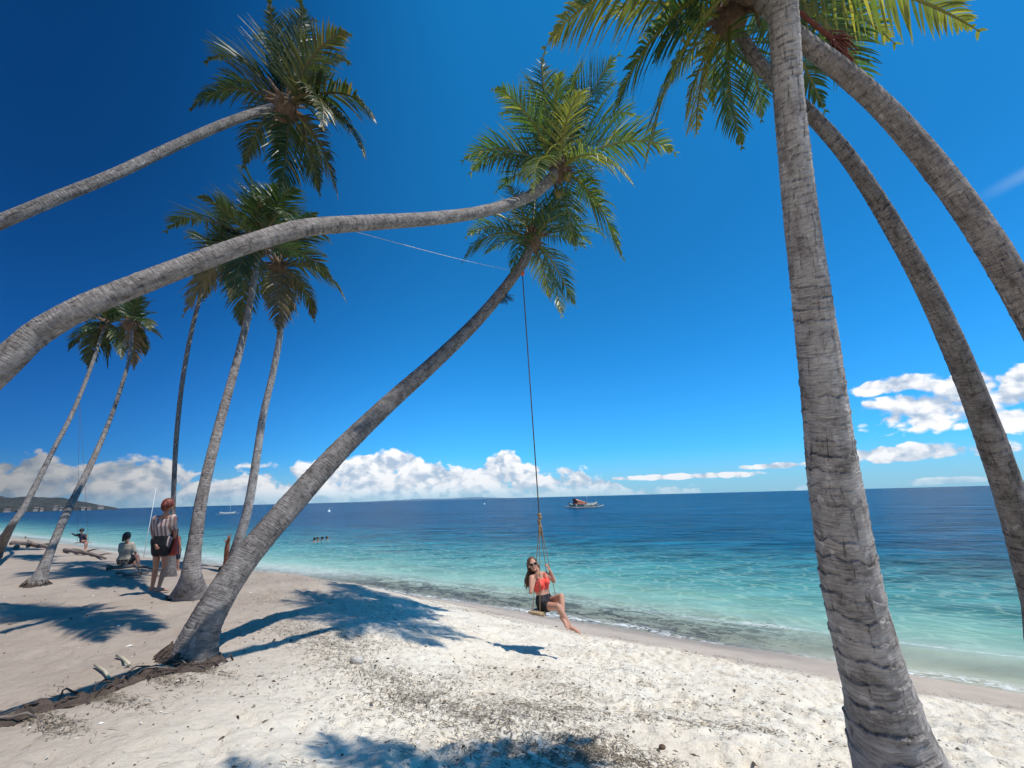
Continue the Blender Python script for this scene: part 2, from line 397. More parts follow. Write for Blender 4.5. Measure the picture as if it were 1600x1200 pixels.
    foam = t.m('MAXIMUM', foam, t.m('MULTIPLY', t.m('MULTIPLY', t.sm(e2, .22, .0), t.sm(fn, .45, .62)), rgt))
    farleft = t.m('MULTIPLY', t.sm(t.vm('DOT_PRODUCT', p, (-.8, .6, 0)), 14, 19), t.m('MULTIPLY', t.sm(ds, 3.4, 1.0), t.sm(fn, .40, .62)))
    foam = t.m('MAXIMUM', foam, t.m('MULTIPLY', farleft, .8))
    c = t.mix(foam, c, (.80, .80, .76))
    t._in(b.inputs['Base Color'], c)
    b.inputs['Roughness'].default_value = .25; b.inputs['IOR'].default_value = 1.33; b.inputs['Specular IOR Level'].default_value = .07
    # ripples
    r1 = t.noise(q, 2.6, 5, .62, .4); r2 = t.noise(q, .55, 5, .6, .3); r3 = t.noise(q, .12, 4, .6)
    h = t.m('ADD', t.m('MULTIPLY', r1, .085), t.m('ADD', t.m('MULTIPLY', r2, t.sm(ds, 0, 25, .08, .62)), t.m('ADD', t.m('MULTIPLY', r3, t.sm(ds, 20, 90, 0.0, 2.8)), t.m('MULTIPLY', w2, t.sm(ds, 3, 25, .0, .5)))))
    t._in(b.inputs['Normal'], t.bump(h, 1.0, .85))
    tr = t.new('ShaderNodeBsdfTransparent'); tr.inputs[0].default_value = (.93, .98, .95, 1)
    mx = t.new('ShaderNodeMixShader')
    t._in(mx.inputs[0], t.m('MAXIMUM', t.sm(ds, -.1, 2.2, .15, .96), t.m('MAXIMUM', foam, t.m('MULTIPLY', weed, .8)))); t.l.new(tr.outputs[0], mx.inputs[1]); t.l.new(b.outputs[0], mx.inputs[2])
    t.l.new(mx.outputs[0], t.n['Material Output'].inputs[0])
    return m
def mat_trunk(name, c_lo, c_hi, dark, fine=1.0):
    m, t, b = material(name); v = t.attr('tc', 'Vector'); cr = t.attr('crease')
    st = t.noise(t.scale(v, (1, 1, .22)), 26*fine, 6, .65, .3)
    bl = t.noise(v, 5.5, 5, .65); bl2 = t.noise(t.scale(v, (1, 1, 2.2)), 16, 5, .7, .4)
    c = t.ramp(t.m('ADD', t.m('MULTIPLY', bl, .6), t.m('MULTIPLY', bl2, .4)), [(.32, dark), (.46, c_lo), (.66, c_hi)])
    hb = t.noise(t.scale(v, (3.2, 3.2, 34)), 1.6, 5, .62, .25); hb2 = t.noise(t.scale(v, (9, 9, 90)), 1.0, 3, .6)
    c = t.mix(t.sm(hb, .32, .46, .55, 0), c, dark)
    c = t.mix(t.sm(hb, .60, .70, 0, .5), c, tuple(min(1, x*1.3) for x in c_hi))
    c = t.mix(t.sm(st, .30, .44, .8, 0), c, tuple(x*.45 for x in dark))
    c = t.mix(t.m('MULTIPLY', cr, t.sm(bl2, .25, .6, 1, .5), clamp=True), c, tuple(x*.22 for x in dark))
    fis = t.noise(t.scale(v, (1, 1, .10)), 34*fine, 5, .7, .4)
    c = t.mix(t.m('MULTIPLY', t.sm(fis, .33, .42, 1, 0), t.sm(bl, .35, .6, .9, .1)), c, tuple(x*.3 for x in dark))
    lich = t.sm(t.noise(v, 9, 4, .6), .60, .68)
    c = t.mix(t.m('MULTIPLY', lich, .5), c, tuple(min(1, x*1.35) for x in c_hi))
    t._in(b.inputs['Base Color'], c); b.inputs['Roughness'].default_value = .9; b.inputs['Specular IOR Level'].default_value = .2
    h = t.m('SUBTRACT', t.m('ADD', t.m('MULTIPLY', st, .6), t.m('ADD', t.m('MULTIPLY', bl2, .5), t.m('ADD', t.m('MULTIPLY', hb, 1.5), t.m('MULTIPLY', hb2, .5)))), t.m('MULTIPLY', cr, .7))
    t._in(b.inputs['Normal'], t.bump(h, .016, 1.0))
    return m
def mat_leaf(name, g1, g2, yel, trans=.35):
    m, t, b = material(name); y = t.attr('yel'); v = t.attr('lv')
    c = t.mix(v, g1, g2); c = t.mix(t.sm(y, 0.0, 1.0), c, yel)
    t._in(b.inputs['Base Color'], c); b.inputs['Roughness'].default_value = .40; b.inputs['Specular IOR Level'].default_value = .7
    tl = t.new('ShaderNodeBsdfTranslucent'); t._in(tl.inputs[0], t.mix(1, c, (1.5, 1.7, .7), 'MULTIPLY'))
    mx = t.new('ShaderNodeMixShader'); mx.inputs[0].default_value = trans*1.15
    t.l.new(b.outputs[0], mx.inputs[1]); t.l.new(tl.outputs[0], mx.inputs[2]); t.l.new(mx.outputs[0], t.n['Material Output'].inputs[0])
    return m
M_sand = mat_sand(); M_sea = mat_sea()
M_trunk = mat_trunk('palm_bark', (.34, .305, .28), (.58, .535, .50), (.105, .088, .078))
M_trunkB = mat_trunk('palm_bark_brown', (.235, .20, .178), (.41, .36, .325), (.08, .066, .058))
M_trunkD = mat_trunk('palm_bark_weathered', (.17, .15, .137), (.33, .30, .28), (.055, .047, .044))
M_leaf = mat_leaf('palm_leaf', (.028, .066, .024), (.085, .145, .036), (.38, .31, .07))
M_leafD = mat_leaf('palm_leaf_dark', (.020, .042, .016), (.052, .082, .028), (.20, .14, .06), .22); M_leafD.node_tree.nodes['Principled BSDF'].inputs['Specular IOR Level'].default_value = .4
M_dead = mat_leaf('dead_frond', (.09, .065, .04), (.17, .125, .075), (.22, .165, .09), .15); M_dead.node_tree.nodes['Principled BSDF'].inputs['Specular IOR Level'].default_value = .15
M_fib = simple('palm_fibre', (.16, .10, .06), .95, .5, 30, .02)
M_coco = simple('coconut_husk', (.16, .14, .035), .55, .35, 14)
M_litter, t_, b_ = material('dry_seagrass')
t_._in(b_.inputs['Base Color'], t_.ramp(t_.attr('lv'), [(0, (.045, .035, .025)), (.55, (.15, .115, .075)), (1, (.30, .24, .17))])); b_.inputs['Roughness'].default_value = .9
# ------------------------------------------------------------------ beach sheet
def growing(a, b, step, far_lo, far_hi, g=1.06):
    c = list(np.arange(a, b, step)); x = b; s = step
    hi = []
    while x < far_hi: hi.append(x); s *= g; x += s
    hi.append(far_hi)
    lo = []; x = a; s = step
    while x > far_lo: s *= g; x -= s; lo.append(max(x, far_lo))
    return np.array(lo[::-1]+c+hi)
nx, ny = .56/1.00125, .83/1.00125; 
def st2xy(s, t): return s*nx - t*ny, s*ny + t*nx
S = growing(1.0, 11.0, .034, -3000, 16000, 1.06); T = growing(-3.5, 7.0, .036, -16000, 16000, 1.022)
SS, TT = np.meshgrid(S, T, indexing='ij'); X, Y = st2xy(SS, TT); Zg = gz(X, Y)
# footprints and divots in the dry sand
def stamp(x, y, r, dep, rim=.35, el_=1.0, ang=0):
    s0 = x*nx+y*ny; t0 = -x*ny+y*nx; R = r*2.6
    i0, i1 = np.searchsorted(S, [s0-R, s0+R]); j0, j1 = np.searchsorted(T, [t0-R, t0+R])
    if i1 <= i0 or j1 <= j0: return
    dx = SS[i0:i1, j0:j1]-s0; dy = TT[i0:i1, j0:j1]-t0
    ca, sa = math.cos(ang), math.sin(ang); u = (dx*ca+dy*sa)/el_; v = -dx*sa+dy*ca
    q = (u*u+v*v)/(r*r)
    Zg[i0:i1, j0:j1] += -dep*np.exp(-q) + dep*rim*np.exp(-(np.sqrt(q)-1.45)**2*4)
for k in range(4200):
    s = rng.uniform(.5, 8.8); tt = rng.uniform(-3.5, 12) if k % 2 else rng.uniform(-3.5, 4)
    x, y = st2xy(s, tt); d = float(dshore(x, y))
    if d > -1.5: continue
    stamp(x, y, rng.uniform(.03, .075), rng.uniform(.008, .026)*(1.5 if x > 1 else .9), .35, rng.uniform(1, 2.0), rng.uniform(0, 6))
for k in range(14):   # trails of footprints
    s = rng.uniform(2, 8); tt = rng.uniform(-3, 9); a = rng.uniform(0, 6.28)
    for q in range(14):
        x, y = st2xy(s, tt)
        if dshore(x, y) < -1.5: stamp(x+.08*math.sin(a)*(q % 2), y-.08*(q % 2)*math.cos(a), .065, .026, .4, 1.8, a)
        s += math.cos(a)*.33; tt += math.sin(a)*.33; a += rng.normal(0, .12)
ni, nj = SS.shape; idx = np.arange(ni*nj).reshape(ni, nj)
faces = np.stack([idx[:-1, :-1], idx[1:, :-1], idx[1:, 1:], idx[:-1, 1:]], -1).reshape(-1, 4)
def grid_obj(name, V, faces, mat):
    me = bpy.data.meshes.new(name); me.vertices.add(len(V)); me.vertices.foreach_set('co', V.ravel())
    nf = len(faces); me.loops.add(nf*4); me.loops.foreach_set('vertex_index', faces.ravel().astype(np.int32))
    me.polygons.add(nf); me.polygons.foreach_set('loop_start', np.arange(nf, dtype=np.int32)*4)
    me.polygons.foreach_set('loop_total', np.full(nf, 4, np.int32)); me.update(calc_edges=True)
    me.polygons.foreach_set('use_smooth', np.ones(nf, bool)); me.materials.append(mat)
    o = bpy.data.objects.new(name, me); C.objects.link(o); return o
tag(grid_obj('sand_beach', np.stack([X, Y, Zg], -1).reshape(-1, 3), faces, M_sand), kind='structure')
# ------------------------------------------------------------------ sea sheet
S2 = growing(9.2, 20, .07, 8.6, 16000, 1.03); T2 = growing(-9, 20, .10, -16000, 16000, 1.04)
SS2, TT2 = np.meshgrid(S2, T2, indexing='ij'); X2, Y2 = st2xy(SS2, TT2)
d2 = dshore(X2, Y2); near = np.exp(-np.maximum(d2, 0)/60)*sst(60, 15, np.abs(TT2-5)); 
def wav(s, t): 
    w_ = fbm(t*.35, t*0+3, 2, 31)*1.6
    return .5*np.sin((s+w_)*2.9+.6*fbm(s*.4, t*.3, 2, 40)*6)
Z2 = SEA + near*(.035*wav(SS2, TT2)*sst(0, 3, d2) + .05*fbm(SS2*1.4, TT2*.7, 4, 50)*sst(-.3, 4, d2))
Z2 += near*.05*np.exp(-((d2-1.75+fbm(TT2*.3, TT2*0, 2, 61)*1.6)/.28)**2)     # little swell breaking near the edge
ni, nj = SS2.shape; idx = np.arange(ni*nj).reshape(ni, nj)
f2 = np.stack([idx[:-1, :-1], idx[1:, :-1], idx[1:, 1:], idx[:-1, 1:]], -1).reshape(-1, 4)
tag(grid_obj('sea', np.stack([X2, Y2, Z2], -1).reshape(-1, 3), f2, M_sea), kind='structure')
# ------------------------------------------------------------------ palms
def catmull(P, n):
    P = [np.array(p, float) for p in P]; P = [2*P[0]-P[1]]+P+[2*P[-1]-P[-2]]; out = []
    for i in range(1, len(P)-2):
        for k in range(n):
            u = k/n; a, b, c, d = P[i-1:i+3]
            out.append(.5*((2*b)+(-a+c)*u+(2*a-5*b+4*c-d)*u*u+(-a+3*b-3*c+d)*u**3))
    out.append(P[-2]); return np.array(out)
def trunk(pts, parent, mat, nseg=28, step=.03, sp=(.14, .065), amp=.045, seed=0, flare=1.5):
    """pts: (x,y,z,r) from the ground up"""
    P = catmull(pts, 40); seg = np.linalg.norm(np.diff(P[:, :3], axis=0), axis=1); L = np.concatenate([[0], np.cumsum(seg)])
    n = int(L[-1]/step); l = np.linspace(0, L[-1], n)
    Q = np.stack([np.interp(l, L, P[:, k]) for k in range(4)], 1)
    T_ = np.gradient(Q[:, :3], axis=0); T_ /= np.linalg.norm(T_, axis=1)[:, None]
    ref = np.array([0.2, -1, .1]); A = np.cross(T_, ref); A /= np.linalg.norm(A, axis=1)[:, None]; Bv = np.cross(T_, A)
    th = np.linspace(0, 2*np.pi, nseg, endpoint=False)
    TH, LL = np.meshgrid(th, l); r = Q[:, 3][:, None]*np.ones_like(TH)
    cx = np.cos(TH); sy = np.sin(TH)
    spc = sp[0]+(sp[1]-sp[0])*np.clip(l/L[-1]*1.5, 0, 1); ph = np.concatenate([[0], np.cumsum(np.diff(l)/spc[1:])])[:, None]
    wob = fbm(cx*1.3+LL*1.1+seed*7, sy*1.3+LL*.7, 3, seed)*.42 + fbm(cx*4+LL*3, sy*4-LL*2, 2, seed+4)*.16 + .22*np.sin(TH+LL*.4+seed)
    ph = ph + wob; cell = np.floor(ph); fr = ph-cell
    ra = _h(cell.astype(np.int64), (cell*0).astype(np.int64)+seed, 5)
    prof = (fr**2)*.55 - .40*np.exp(-(fr/.12)**2) + .75*np.exp(-((fr-.92)/.07)**2)
    part = sst(-.22, .18, fbm(cx*1.2+cell*3.1, sy*1.2-cell*1.7, 2, seed+31))
    k = amp*(.25+1.0*ra)*(.30+.70*part)
    rr = r*(1+k*(prof-.2)) + .04*r*fbm(cx*1.5+seed, sy*1.5+LL*1.2, 3, seed+9) + .035*r*fbm(cx*6+LL*3, sy*6+LL*8, 3, seed+19)
    base = np.exp(-LL/.35); rr *= 1+(flare-1)*base*(1+.35*np.sin(TH*5+seed)+.25*np.sin(TH*9+1))
    V = Q[:, None, :3] + A[:, None, :]*(cx*rr)[..., None] + Bv[:, None, :]*(sy*rr)[..., None]
    crease = (np.exp(-(fr/.10)**2)+np.exp(-((1-fr)/.04)**2))*np.clip(ra*1.4, .1, 1)*(.25+.75*part)
    tc = np.stack([cx*.16, sy*.16, LL+seed*3.7], -1)
    idx = np.arange(n*nseg).reshape(n, nseg); nx_ = np.roll(idx, -1, axis=1)
    F = np.stack([idx[:-1], nx_[:-1], nx_[1:], idx[1:]], -1).reshape(-1, 4).tolist()
    F.append(tuple(idx[-1].tolist()))
    return mesh_obj('trunk', V.reshape(-1, 3), F, mat, parent, True, {'tc': tc.reshape(-1, 3), 'crease': np.clip(crease, 0, 1).ravel()})
UPV = np.array([0, 0, 1.])
def frond(c, tip, parent, mat, seed, pairs=46, leaf=.24, yel=0., arch=.28, droop=.6, dens=1., label=None, wid=.020):
    r = np.random.default_rng(seed); c = np.array(c, float); tip = np.array(tip, float)
    D_ = tip-c; L = np.linalg.norm(D_); d = D_/L
    hor = np.array([d[0], d[1], 0]); hn = np.linalg.norm(hor); hor = hor/hn if hn > .05 else np.array([1., 0, 0])
    p1 = c + D_*.30 + UPV*L*arch*.9; p2 = tip - D_*.22 + UPV*L*arch*1.15
    side0 = np.cross(hor, UPV); sw = side0*L*r.uniform(-.07, .07); p1 = p1+sw; p2 = p2+sw*1.3
    u = np.linspace(0, 1, 26)[:, None]
    Pt = (1-u)**3*c + 3*(1-u)**2*u*p1 + 3*(1-u)*u*u*p2 + u**3*tip
    Ls = np.concatenate([[0], np.cumsum(np.linalg.norm(np.diff(Pt, axis=0), axis=1))]); Lt = Ls[-1]
    Tn = np.gradient(Pt, axis=0); Tn /= np.linalg.norm(Tn, axis=1)[:, None]
    V = []; F = []; Ya = []; Va = []
    # rachis: flattened tapering tube
    nr = 5
    for i in range(26):
        tt = Tn[i]; sd = np.cross(tt, UPV); sd /= (np.linalg.norm(sd)+1e-6); up = np.cross(sd, tt)
        rad = (.024*(1-i/25)**.8+.003)*min(1, L/2.2+.15)
        for k in range(nr):
            an = 2*np.pi*k/nr; V.append(Pt[i]+sd*math.cos(an)*rad*1.2+up*math.sin(an)*rad*.8); Ya.append(.45+yel*.4); Va.append(.8)
    for i in range(25):
        for k in range(nr): F.append((i*nr+k, i*nr+(k+1) % nr, (i+1)*nr+(k+1) % nr, (i+1)*nr+k))
    tw = r.uniform(-.35, .35)
    for j in range(pairs):
        f = .10+.895*(j+.5)/pairs; s = f*Lt
        p = np.array([np.interp(s, Ls, Pt[:, k]) for k in range(3)]); tt = np.array([np.interp(s, Ls, Tn[:, k]) for k in range(3)]); tt /= np.linalg.norm(tt)
        sd = np.cross(tt, UPV); nn = np.linalg.norm(sd); sd = sd/nn if nn > .08 else side0; up = np.cross(sd, tt)
        tl = tw*(.3+f)
        sd, up = sd*math.cos(tl)+up*math.sin(tl), up*math.cos(tl)-sd*math.sin(tl)
        ll = leaf*L*(math.sin(math.pi*min(1, (f*.93+.10))**.8)**.6 if f < .97 else .3)*(1-.25*f-.35*f**4)*1.2
        fw = .55+.9*f
        for sgn in (-1, 1):
            if r.random() > .96*dens: continue
            jit = r.normal(0, .10, 3); lf = ll*1.22*r.uniform(.8, 1.12)
            dr0 = sd*sgn + tt*fw + up*(.32-.25*droop) + jit
            dr0 /= np.linalg.norm(dr0)
            dd = droop*r.uniform(.6, 1.5)
            q = [p]; dcur = dr0
            for kx in range(3):
                q.append(q[-1]+dcur*lf/3); dcur = dcur + np.array([0, 0, -1])*dd*.42; dcur /= np.linalg.norm(dcur)
            wv = np.cross(dr0, up); wv /= (np.linalg.norm(wv)+1e-6)
            wv = wv + up*r.normal(0, .35); wv /= np.linalg.norm(wv)
            W = wid*min(1.25, L/2.0+.2)*r.uniform(.8, 1.2)
            b0 = len(V); wd = [W*.45, W*.62, W*.42, W*.05]
            lv = r.random(); yy = yel + .35*max(0, f-.75)*2 + r.normal(0, .10)
            if r.random() < .05: yy += .5
            for kx in range(4):
                V.append(q[kx]-wv*wd[kx]); V.append(q[kx]+wv*wd[kx])
                yt = np.clip(yy + .3*max(0, kx-1.8)*(.4+yel), 0, 1); Ya += [yt, yt]; Va += [lv, lv]
            for kx in range(3): F.append((b0+2*kx, b0+2*kx+1, b0+2*kx+3, b0+2*kx+2))
    o = mesh_obj('frond', V, F, mat, parent, False, {'yel': Ya, 'lv': Va})
    if label: o['label'] = label
    return o
def crown(parent, cpx, cpy, cZ, tips, Rpx, mat, seed, extra=6, leaf=.27, pairs=50, arch=.26, fib=1., **kw):
    r = np.random.default_rng(seed); c = at(cpx, cpy, cZ); R = Rpx*cZ/F_PX
    k = 0
    for tp in tips:
        tx, ty = tp[0], tp[1]; sign = tp[2] if len(tp) > 2 else (1 if k % 2 else -1); yl = tp[3] if len(tp) > 3 else max(0, r.normal(.02, .12))
        rp = math.hypot(tx-cpx, ty-cpy)*cZ/F_PX
        off = math.sqrt(max(0, R*R-rp*rp))*.8*sign if abs(sign) == 1 else sign
        tip = at(tx, ty, cZ+off)
        a = arch*(1.15 if tip.z < c.z else .8); start = c + (tip-c).normalized()*.06
        frond(start, tip, parent, (M_dead if (mat is M_leafD and yl >= .3 and tip.z < c.z) else mat), seed*100+k, pairs=pairs, leaf=leaf*(1.0 if rp > .5*R else .8), yel=yl, arch=a, droop=(.85 if tip.z < c.z-.1 else .5), **kw); k += 1
    for q in range(extra):
        an = r.uniform(0, 2*math.pi); e = r.uniform(-.25, 1.1)
        tip = c + Vector((math.cos(an)*math.cos(e), abs(math.sin(an))*math.cos(e)*1.0, math.sin(e)))*R*r.uniform(.7, .95)
        frond(c, tip, parent, mat, seed*100+50+q, pairs=int(pairs*.8), leaf=leaf*.95, yel=max(0, r.normal(.05, .12)), arch=arch*.8, droop=.5, **kw)
    # fibrous heart of old leaf bases
    mb = MB(); s_ = .055*cZ/7*fib
    s_ = max(.11, min(.2, s_*2.6))
    for q in range(26):
        an = r.uniform(0, 6.28); e = r.uniform(-.6, 1.3); dv = Vector((math.cos(an)*math.cos(e), math.sin(an)*math.cos(e), math.sin(e)))
        mb.tube([c-Vector((0, 0, s_*.7))+dv*s_*.2, c+dv*s_*.9, c+dv*s_*r.uniform(1.5, 2.6)+Vector((0, 0, -.25*s_))], [s_*.35, s_*.22, s_*.03], 6)
    mb.ell(c-Vector((0, 0, s_*.3)), (s_, s_, s_*1.3), nu=10, nv=7)
    mb.build('leaf_base_fibre', M_fib, parent)
    return c
def coconuts(parent, c, n, seed, r0=.10, drop=.25):
    r = np.random.default_rng(seed)
    for q in range(n):
        an = q*2.4+seed; p = Vector(c)+Vector((math.cos(an)*.2, math.sin(an)*.2, -drop-.1*r.random()))
        mb = MB(); mb.ell(p, (r0*.85, r0*.85, r0*1.1), nu=14, nv=10); mb.tube([p+Vector((0, 0, r0)), c], .012, 5); mb.build('coconut', M_coco, parent)
G_P = 'coconut palms leaning over the beach'
def palm(label, pix, base, tips, Rpx, seed, mat=None, tmat=None, extra=6, nseg=26, step=.035, sp=(.13, .06), amp=.05, flare=1.3, ws=1., **kw):
    """pix: list of (px,py,Z,width_px) from low to high; base: world (x,y) or None = first pix on ground"""
    pts = []
    if base is not None:
        bx, by, br = base; bz = gzs(bx, by)-.12; pts.append((bx, by, bz, br))
    for (a, b_, Z, w_) in pix:
        k_ = pix.index((a, b_, Z, w_)); q0 = pix[max(0, k_-1)]; q1 = pix[min(len(pix)-1, k_+1)]
        cx_, cy_ = -(q1[1]-q0[1]), q1[0]-q0[0]; rx_, ry_ = a-800, b_-600; rl = math.hypot(rx_, ry_)+1e-6
        cph = abs(cx_*rx_+cy_*ry_)/(math.hypot(cx_, cy_)*rl); ct = F_PX/math.hypot(F_PX, rl)
        stretch = math.sqrt(cph**2/ct**2+1-cph**2)*1.03
        p = at(a, b_, Z); pts.append((p.x, p.y, p.z, w_*Z/F_PX/2/stretch*ws))
    root = empty('palm_tree', (pts[0][0], pts[0][1], pts[0][2]+.12), label, 'palm tree', G_P)
    trunk(pts, root, tmat or M_trunk, nseg, step, sp, amp, seed, flare)
    a, b_, Z, w_ = pix[-1]
    c = crown(root, a, b_, Z, tips, Rpx, mat or M_leaf, seed, extra, **kw)
    return root, c, pts
def gpix(px, py): p = ground(px, py); return p
def base_at(px, py, r): p = ground(px, py); return (p.x, p.y, r)
# P1: long trunk arching across the whole left half
P1, c1, pts1 = palm('long palm trunk arching almost level from the left edge to mid sky',
    [(-330, 940, 2.7, 250), (-220, 780, 2.75, 190), (-105, 650, 2.8, 112), (0, 572, 2.9, 60), (60, 520, 3.0, 50), (130, 480, 3.1, 45), (200, 451, 3.25, 41), (300, 412, 3.5, 37), (400, 377, 3.85, 34), (480, 356, 4.2, 32), (560, 349, 4.65, 28), (680, 341, 5.5, 24), (760, 329, 6.2, 21), (820, 310, 6.9, 20), (850, 290, 7.3, 20), (872, 266, 7.6, 20)],
    (-4.4, 1.7, .30),
    [(769, 140, -1), (850, 84, 1), (909, 104, 1), (968, 86, -1), (735, 272, 1), (997, 184, 1), (1056, 240, -1), (990, 290, -1, .3), (974, 405, -1, .2), (784, 178, 1), (970, 132, 1), (775, 300, 1), (832, 300, -1, .3), (918, 138, -1, .4), (940, 330, 1), (900, 390, 1), (880, 110, -1), (820, 120, 1), (1000, 225, 1)],
    185, 11, ws=0.94, tmat=M_trunkB, extra=4, arch=.27, leaf=.29, sp=(.10, .05), amp=.045, nseg=32, step=.02, wid=.020)
coconuts(P1, c1, 4, 3, .085)
# P2: the diagonal one carrying the swing
b2 = base_at(297, 1030, .24)
P2, c2, pts2 = palm('dark palm rising diagonally from a root mound, carrying the rope swing',
    [(313, 990, 4.85, 66), (333, 950, 4.95, 58), (364, 900, 5.2, 53), (400, 852, 5.5, 50), (465, 777, 6.0, 46), (530, 705, 6.6, 40), (600, 637, 7.2, 34), (680, 565, 7.7, 28), (740, 507, 8.1, 24), (785, 455, 8.35, 21), (817, 410, 8.5, 19), (832, 375, 8.7, 19)],
    b2,
    [(722, 410, -1), (728, 372, 1), (878, 494, -1, .2), (900, 480, 1), (925, 385, 1), (776, 325, 1), (893, 300, -1), (798, 430, -1), (790, 290, -1), (860, 470, 1, .35), (905, 345, -1), (750, 345, 1), (850, 270, 1), (945, 370, 1), (755, 400, 1)],
    140, 12, ws=0.83, tmat=M_trunkD, extra=5, arch=.27, sp=(.11, .055), amp=.05, nseg=40, step=.014, flare=1.22, wid=.018)
# P3: big foreground trunk on the right
P3, c3, pts3 = palm('thick grey ringed palm standing in the right foreground',
    [(1403, 1190, 2.80, 146), (1375, 1090, 2.80, 114), (1347, 990, 2.79, 103), (1325, 890, 2.77, 97), (1303, 750, 2.73, 88), (1285, 600, 2.68, 77), (1266, 450, 2.62, 66), (1247, 300, 2.54, 57), (1232, 150, 2.46, 51), (1222, 0, 2.40, 52), (1204, -130, 2.36, 46), (1150, -270, 2.36, 44)],
    (2.62, 3.42, .29),
    [(1400, -290, -1), (960, -260, 1), (1250, -480, -1), (1060, -480, -1), (1330, -120, 1), (930, -130, -1), (1000, -360, -1)],
    330, 13, extra=0, arch=.16, sp=(.19, .045), amp=.052, nseg=120, step=.009, flare=1.12, pairs=44)
# P4 / P5: trunks entering from the right edge
P4, c4, pts4 = palm('palm entering from upper right, its red brown flower stalk hanging beside it',
    [(1720, 750, 2.35, 68), (1650, 570, 2.36, 65), (1585, 445, 2.38, 61), (1520, 340, 2.42, 56), (1450, 247, 2.46, 51), (1380, 168, 2.52, 46), (1310, 106, 2.59, 42), (1250, 60, 2.66, 38), (1195, 5, 2.72, 36), (1172, -35, 2.75, 34)],
    (3.45, 1.9, .17),
    [(1532, 50, -.25, .32), (1365, 160, .5, .0), (1290, 175, .45, .0), (850, 78, -.3, .35), (955, 186, -.2, 0), (1430, -70, .6, .3), (1010, -90, 1), (1230, -220, -1), (1400, 70, .35, .3), (1130, -180, -1), (1008, 258, -.2, .3), (1340, 130, .9, 0)],
    330, 14, tmat=M_trunkB, extra=0, arch=.20, nseg=64, step=.012, sp=(.14, .07), amp=.04, pairs=52, leaf=.23, wid=.0165)
P5, c5, pts5 = palm('slimmer darker palm curving up from the lower right edge behind the foreground trunk',
    [(1655, 1060, 3.05, 68), (1624, 940, 3.06, 62), (1586, 800, 3.05, 56), (1549, 690, 3.02, 51), (1503, 570, 2.99, 46), (1451, 455, 2.96, 40), (1393, 350, 2.93, 35), (1330, 252, 2.92, 31), (1268, 180, 2.92, 28), (1205, 122, 2.94, 26), (1160, 62, 2.97, 25), (1140, 25, 3.0, 25)],
    (4.15, 3.25, .22),
    [(1138, 192, -.25, .0), (1160, 232, .2, .1), (1040, 140, .3, .3), (1190, 190, .5), (1000, 60, .5), (1088, 210, -.2, .75), (1080, -80, -1), (1260, -60, -1), (1115, 165, .4, .2), (940, 30, .3, .3), (1070, 190, .1, .5), (1020, 100, -.3, 0)],
    210, 15, tmat=M_trunkD, extra=0, arch=.2, nseg=56, step=.012, sp=(.13, .07), amp=.04, pairs=38, leaf=.27, wid=.019)
# dry reddish flower stalk on P4
mb = MB(); fa = at(1300, 60, 2.75)
for q in range(46):
    e = at(1318+rng.normal(0, 11), 78+rng.normal(0, 20)+abs(rng.normal(0, 12)), 2.78+rng.normal(0, .05)); mid_ = (fa+e)/2+Vector((rng.normal(0, .03), 0, .04))
    mb.tube([fa, mid_, e], [.006, .006, .003], 4)
mb.tube([c4, at(1250, 20, 2.78), fa], .014, 6)
M_red = simple('dry_flower', (.13, .035, .022), .9, .4, 20); mb.build('flower_stalk', M_red, P4)
# P6: upper-left palm
P6, c6, pts6 = palm('palm with thin dark trunk slanting to the topmost crown on the left',
    [(-330, 560, 3.7, 38), (-150, 412, 3.65, 34), (0, 347, 3.75, 31), (90, 309, 4.05, 28), (180, 272, 4.45, 25), (260, 234, 4.95, 23), (340, 198, 5.5, 21), (400, 176, 5.95, 20), (445, 165, 6.3, 21)],
    (-6.3, 2.5, .14),
    [(322, 98, 1, 0), (297, 172, -1, 0), (421, 2, -1, 0), (468, 2, 1, 0), (549, 56, -1, .25), (545, 100, 1, .1), (584, 187, -1, .25), (570, 246, -1, .05), (381, 262, 1, 0), (437, 306, -1, 0), (500, 305, 1, .1), (528, 310, -1, .28), (503, 200, -1, .29), (492, 34, 1, 0), (340, 150, 1, 0), (430, 260, 1, 0), (400, 60, 1, 0), (520, 130, 1, 0)],
    160, 16, ws=0.86, mat=M_leafD, tmat=M_trunkD, extra=0, arch=.30, sp=(.09, .05), nseg=26, step=.025, leaf=.27, pairs=54, wid=.024, fib=1.4)
# P7..P9: group behind the standing person
b7 = base_at(296, 932, .27)
P7, c7, pts7 = palm('palm with the broad flared foot beside the standing person',
    [(298, 905, 7.3, 42), (300, 880, 7.32, 34), (305, 845, 7.4, 28), (317, 770, 7.6, 23), (341, 670, 8.1, 19), (366, 580, 8.7, 16), (386, 500, 9.3, 14), (398, 430, 9.8, 13), (403, 385, 10.1, 13)],
    b7,
    [(259, 362, 1, 0), (303, 308, -1, 0), (377, 262, 1, 0), (474, 300, -1, 0), (500, 345, 1, 0), (286, 494, -1, .6), (380, 517, 1, .1), (410, 315, -1, 0), (330, 400, 1, 0), (440, 290, 1, 0), (360, 470, -1, .2), (340, 330, 1, 0), (305, 430, 1, 0), (450, 350, -1, 0)],
    150, 17, ws=0.86, tmat=M_trunkB, mat=M_leafD, extra=1, arch=.28, sp=(.10, .06), leaf=.26, pairs=50, wid=.030)
b8 = base_at(268, 900, .1)
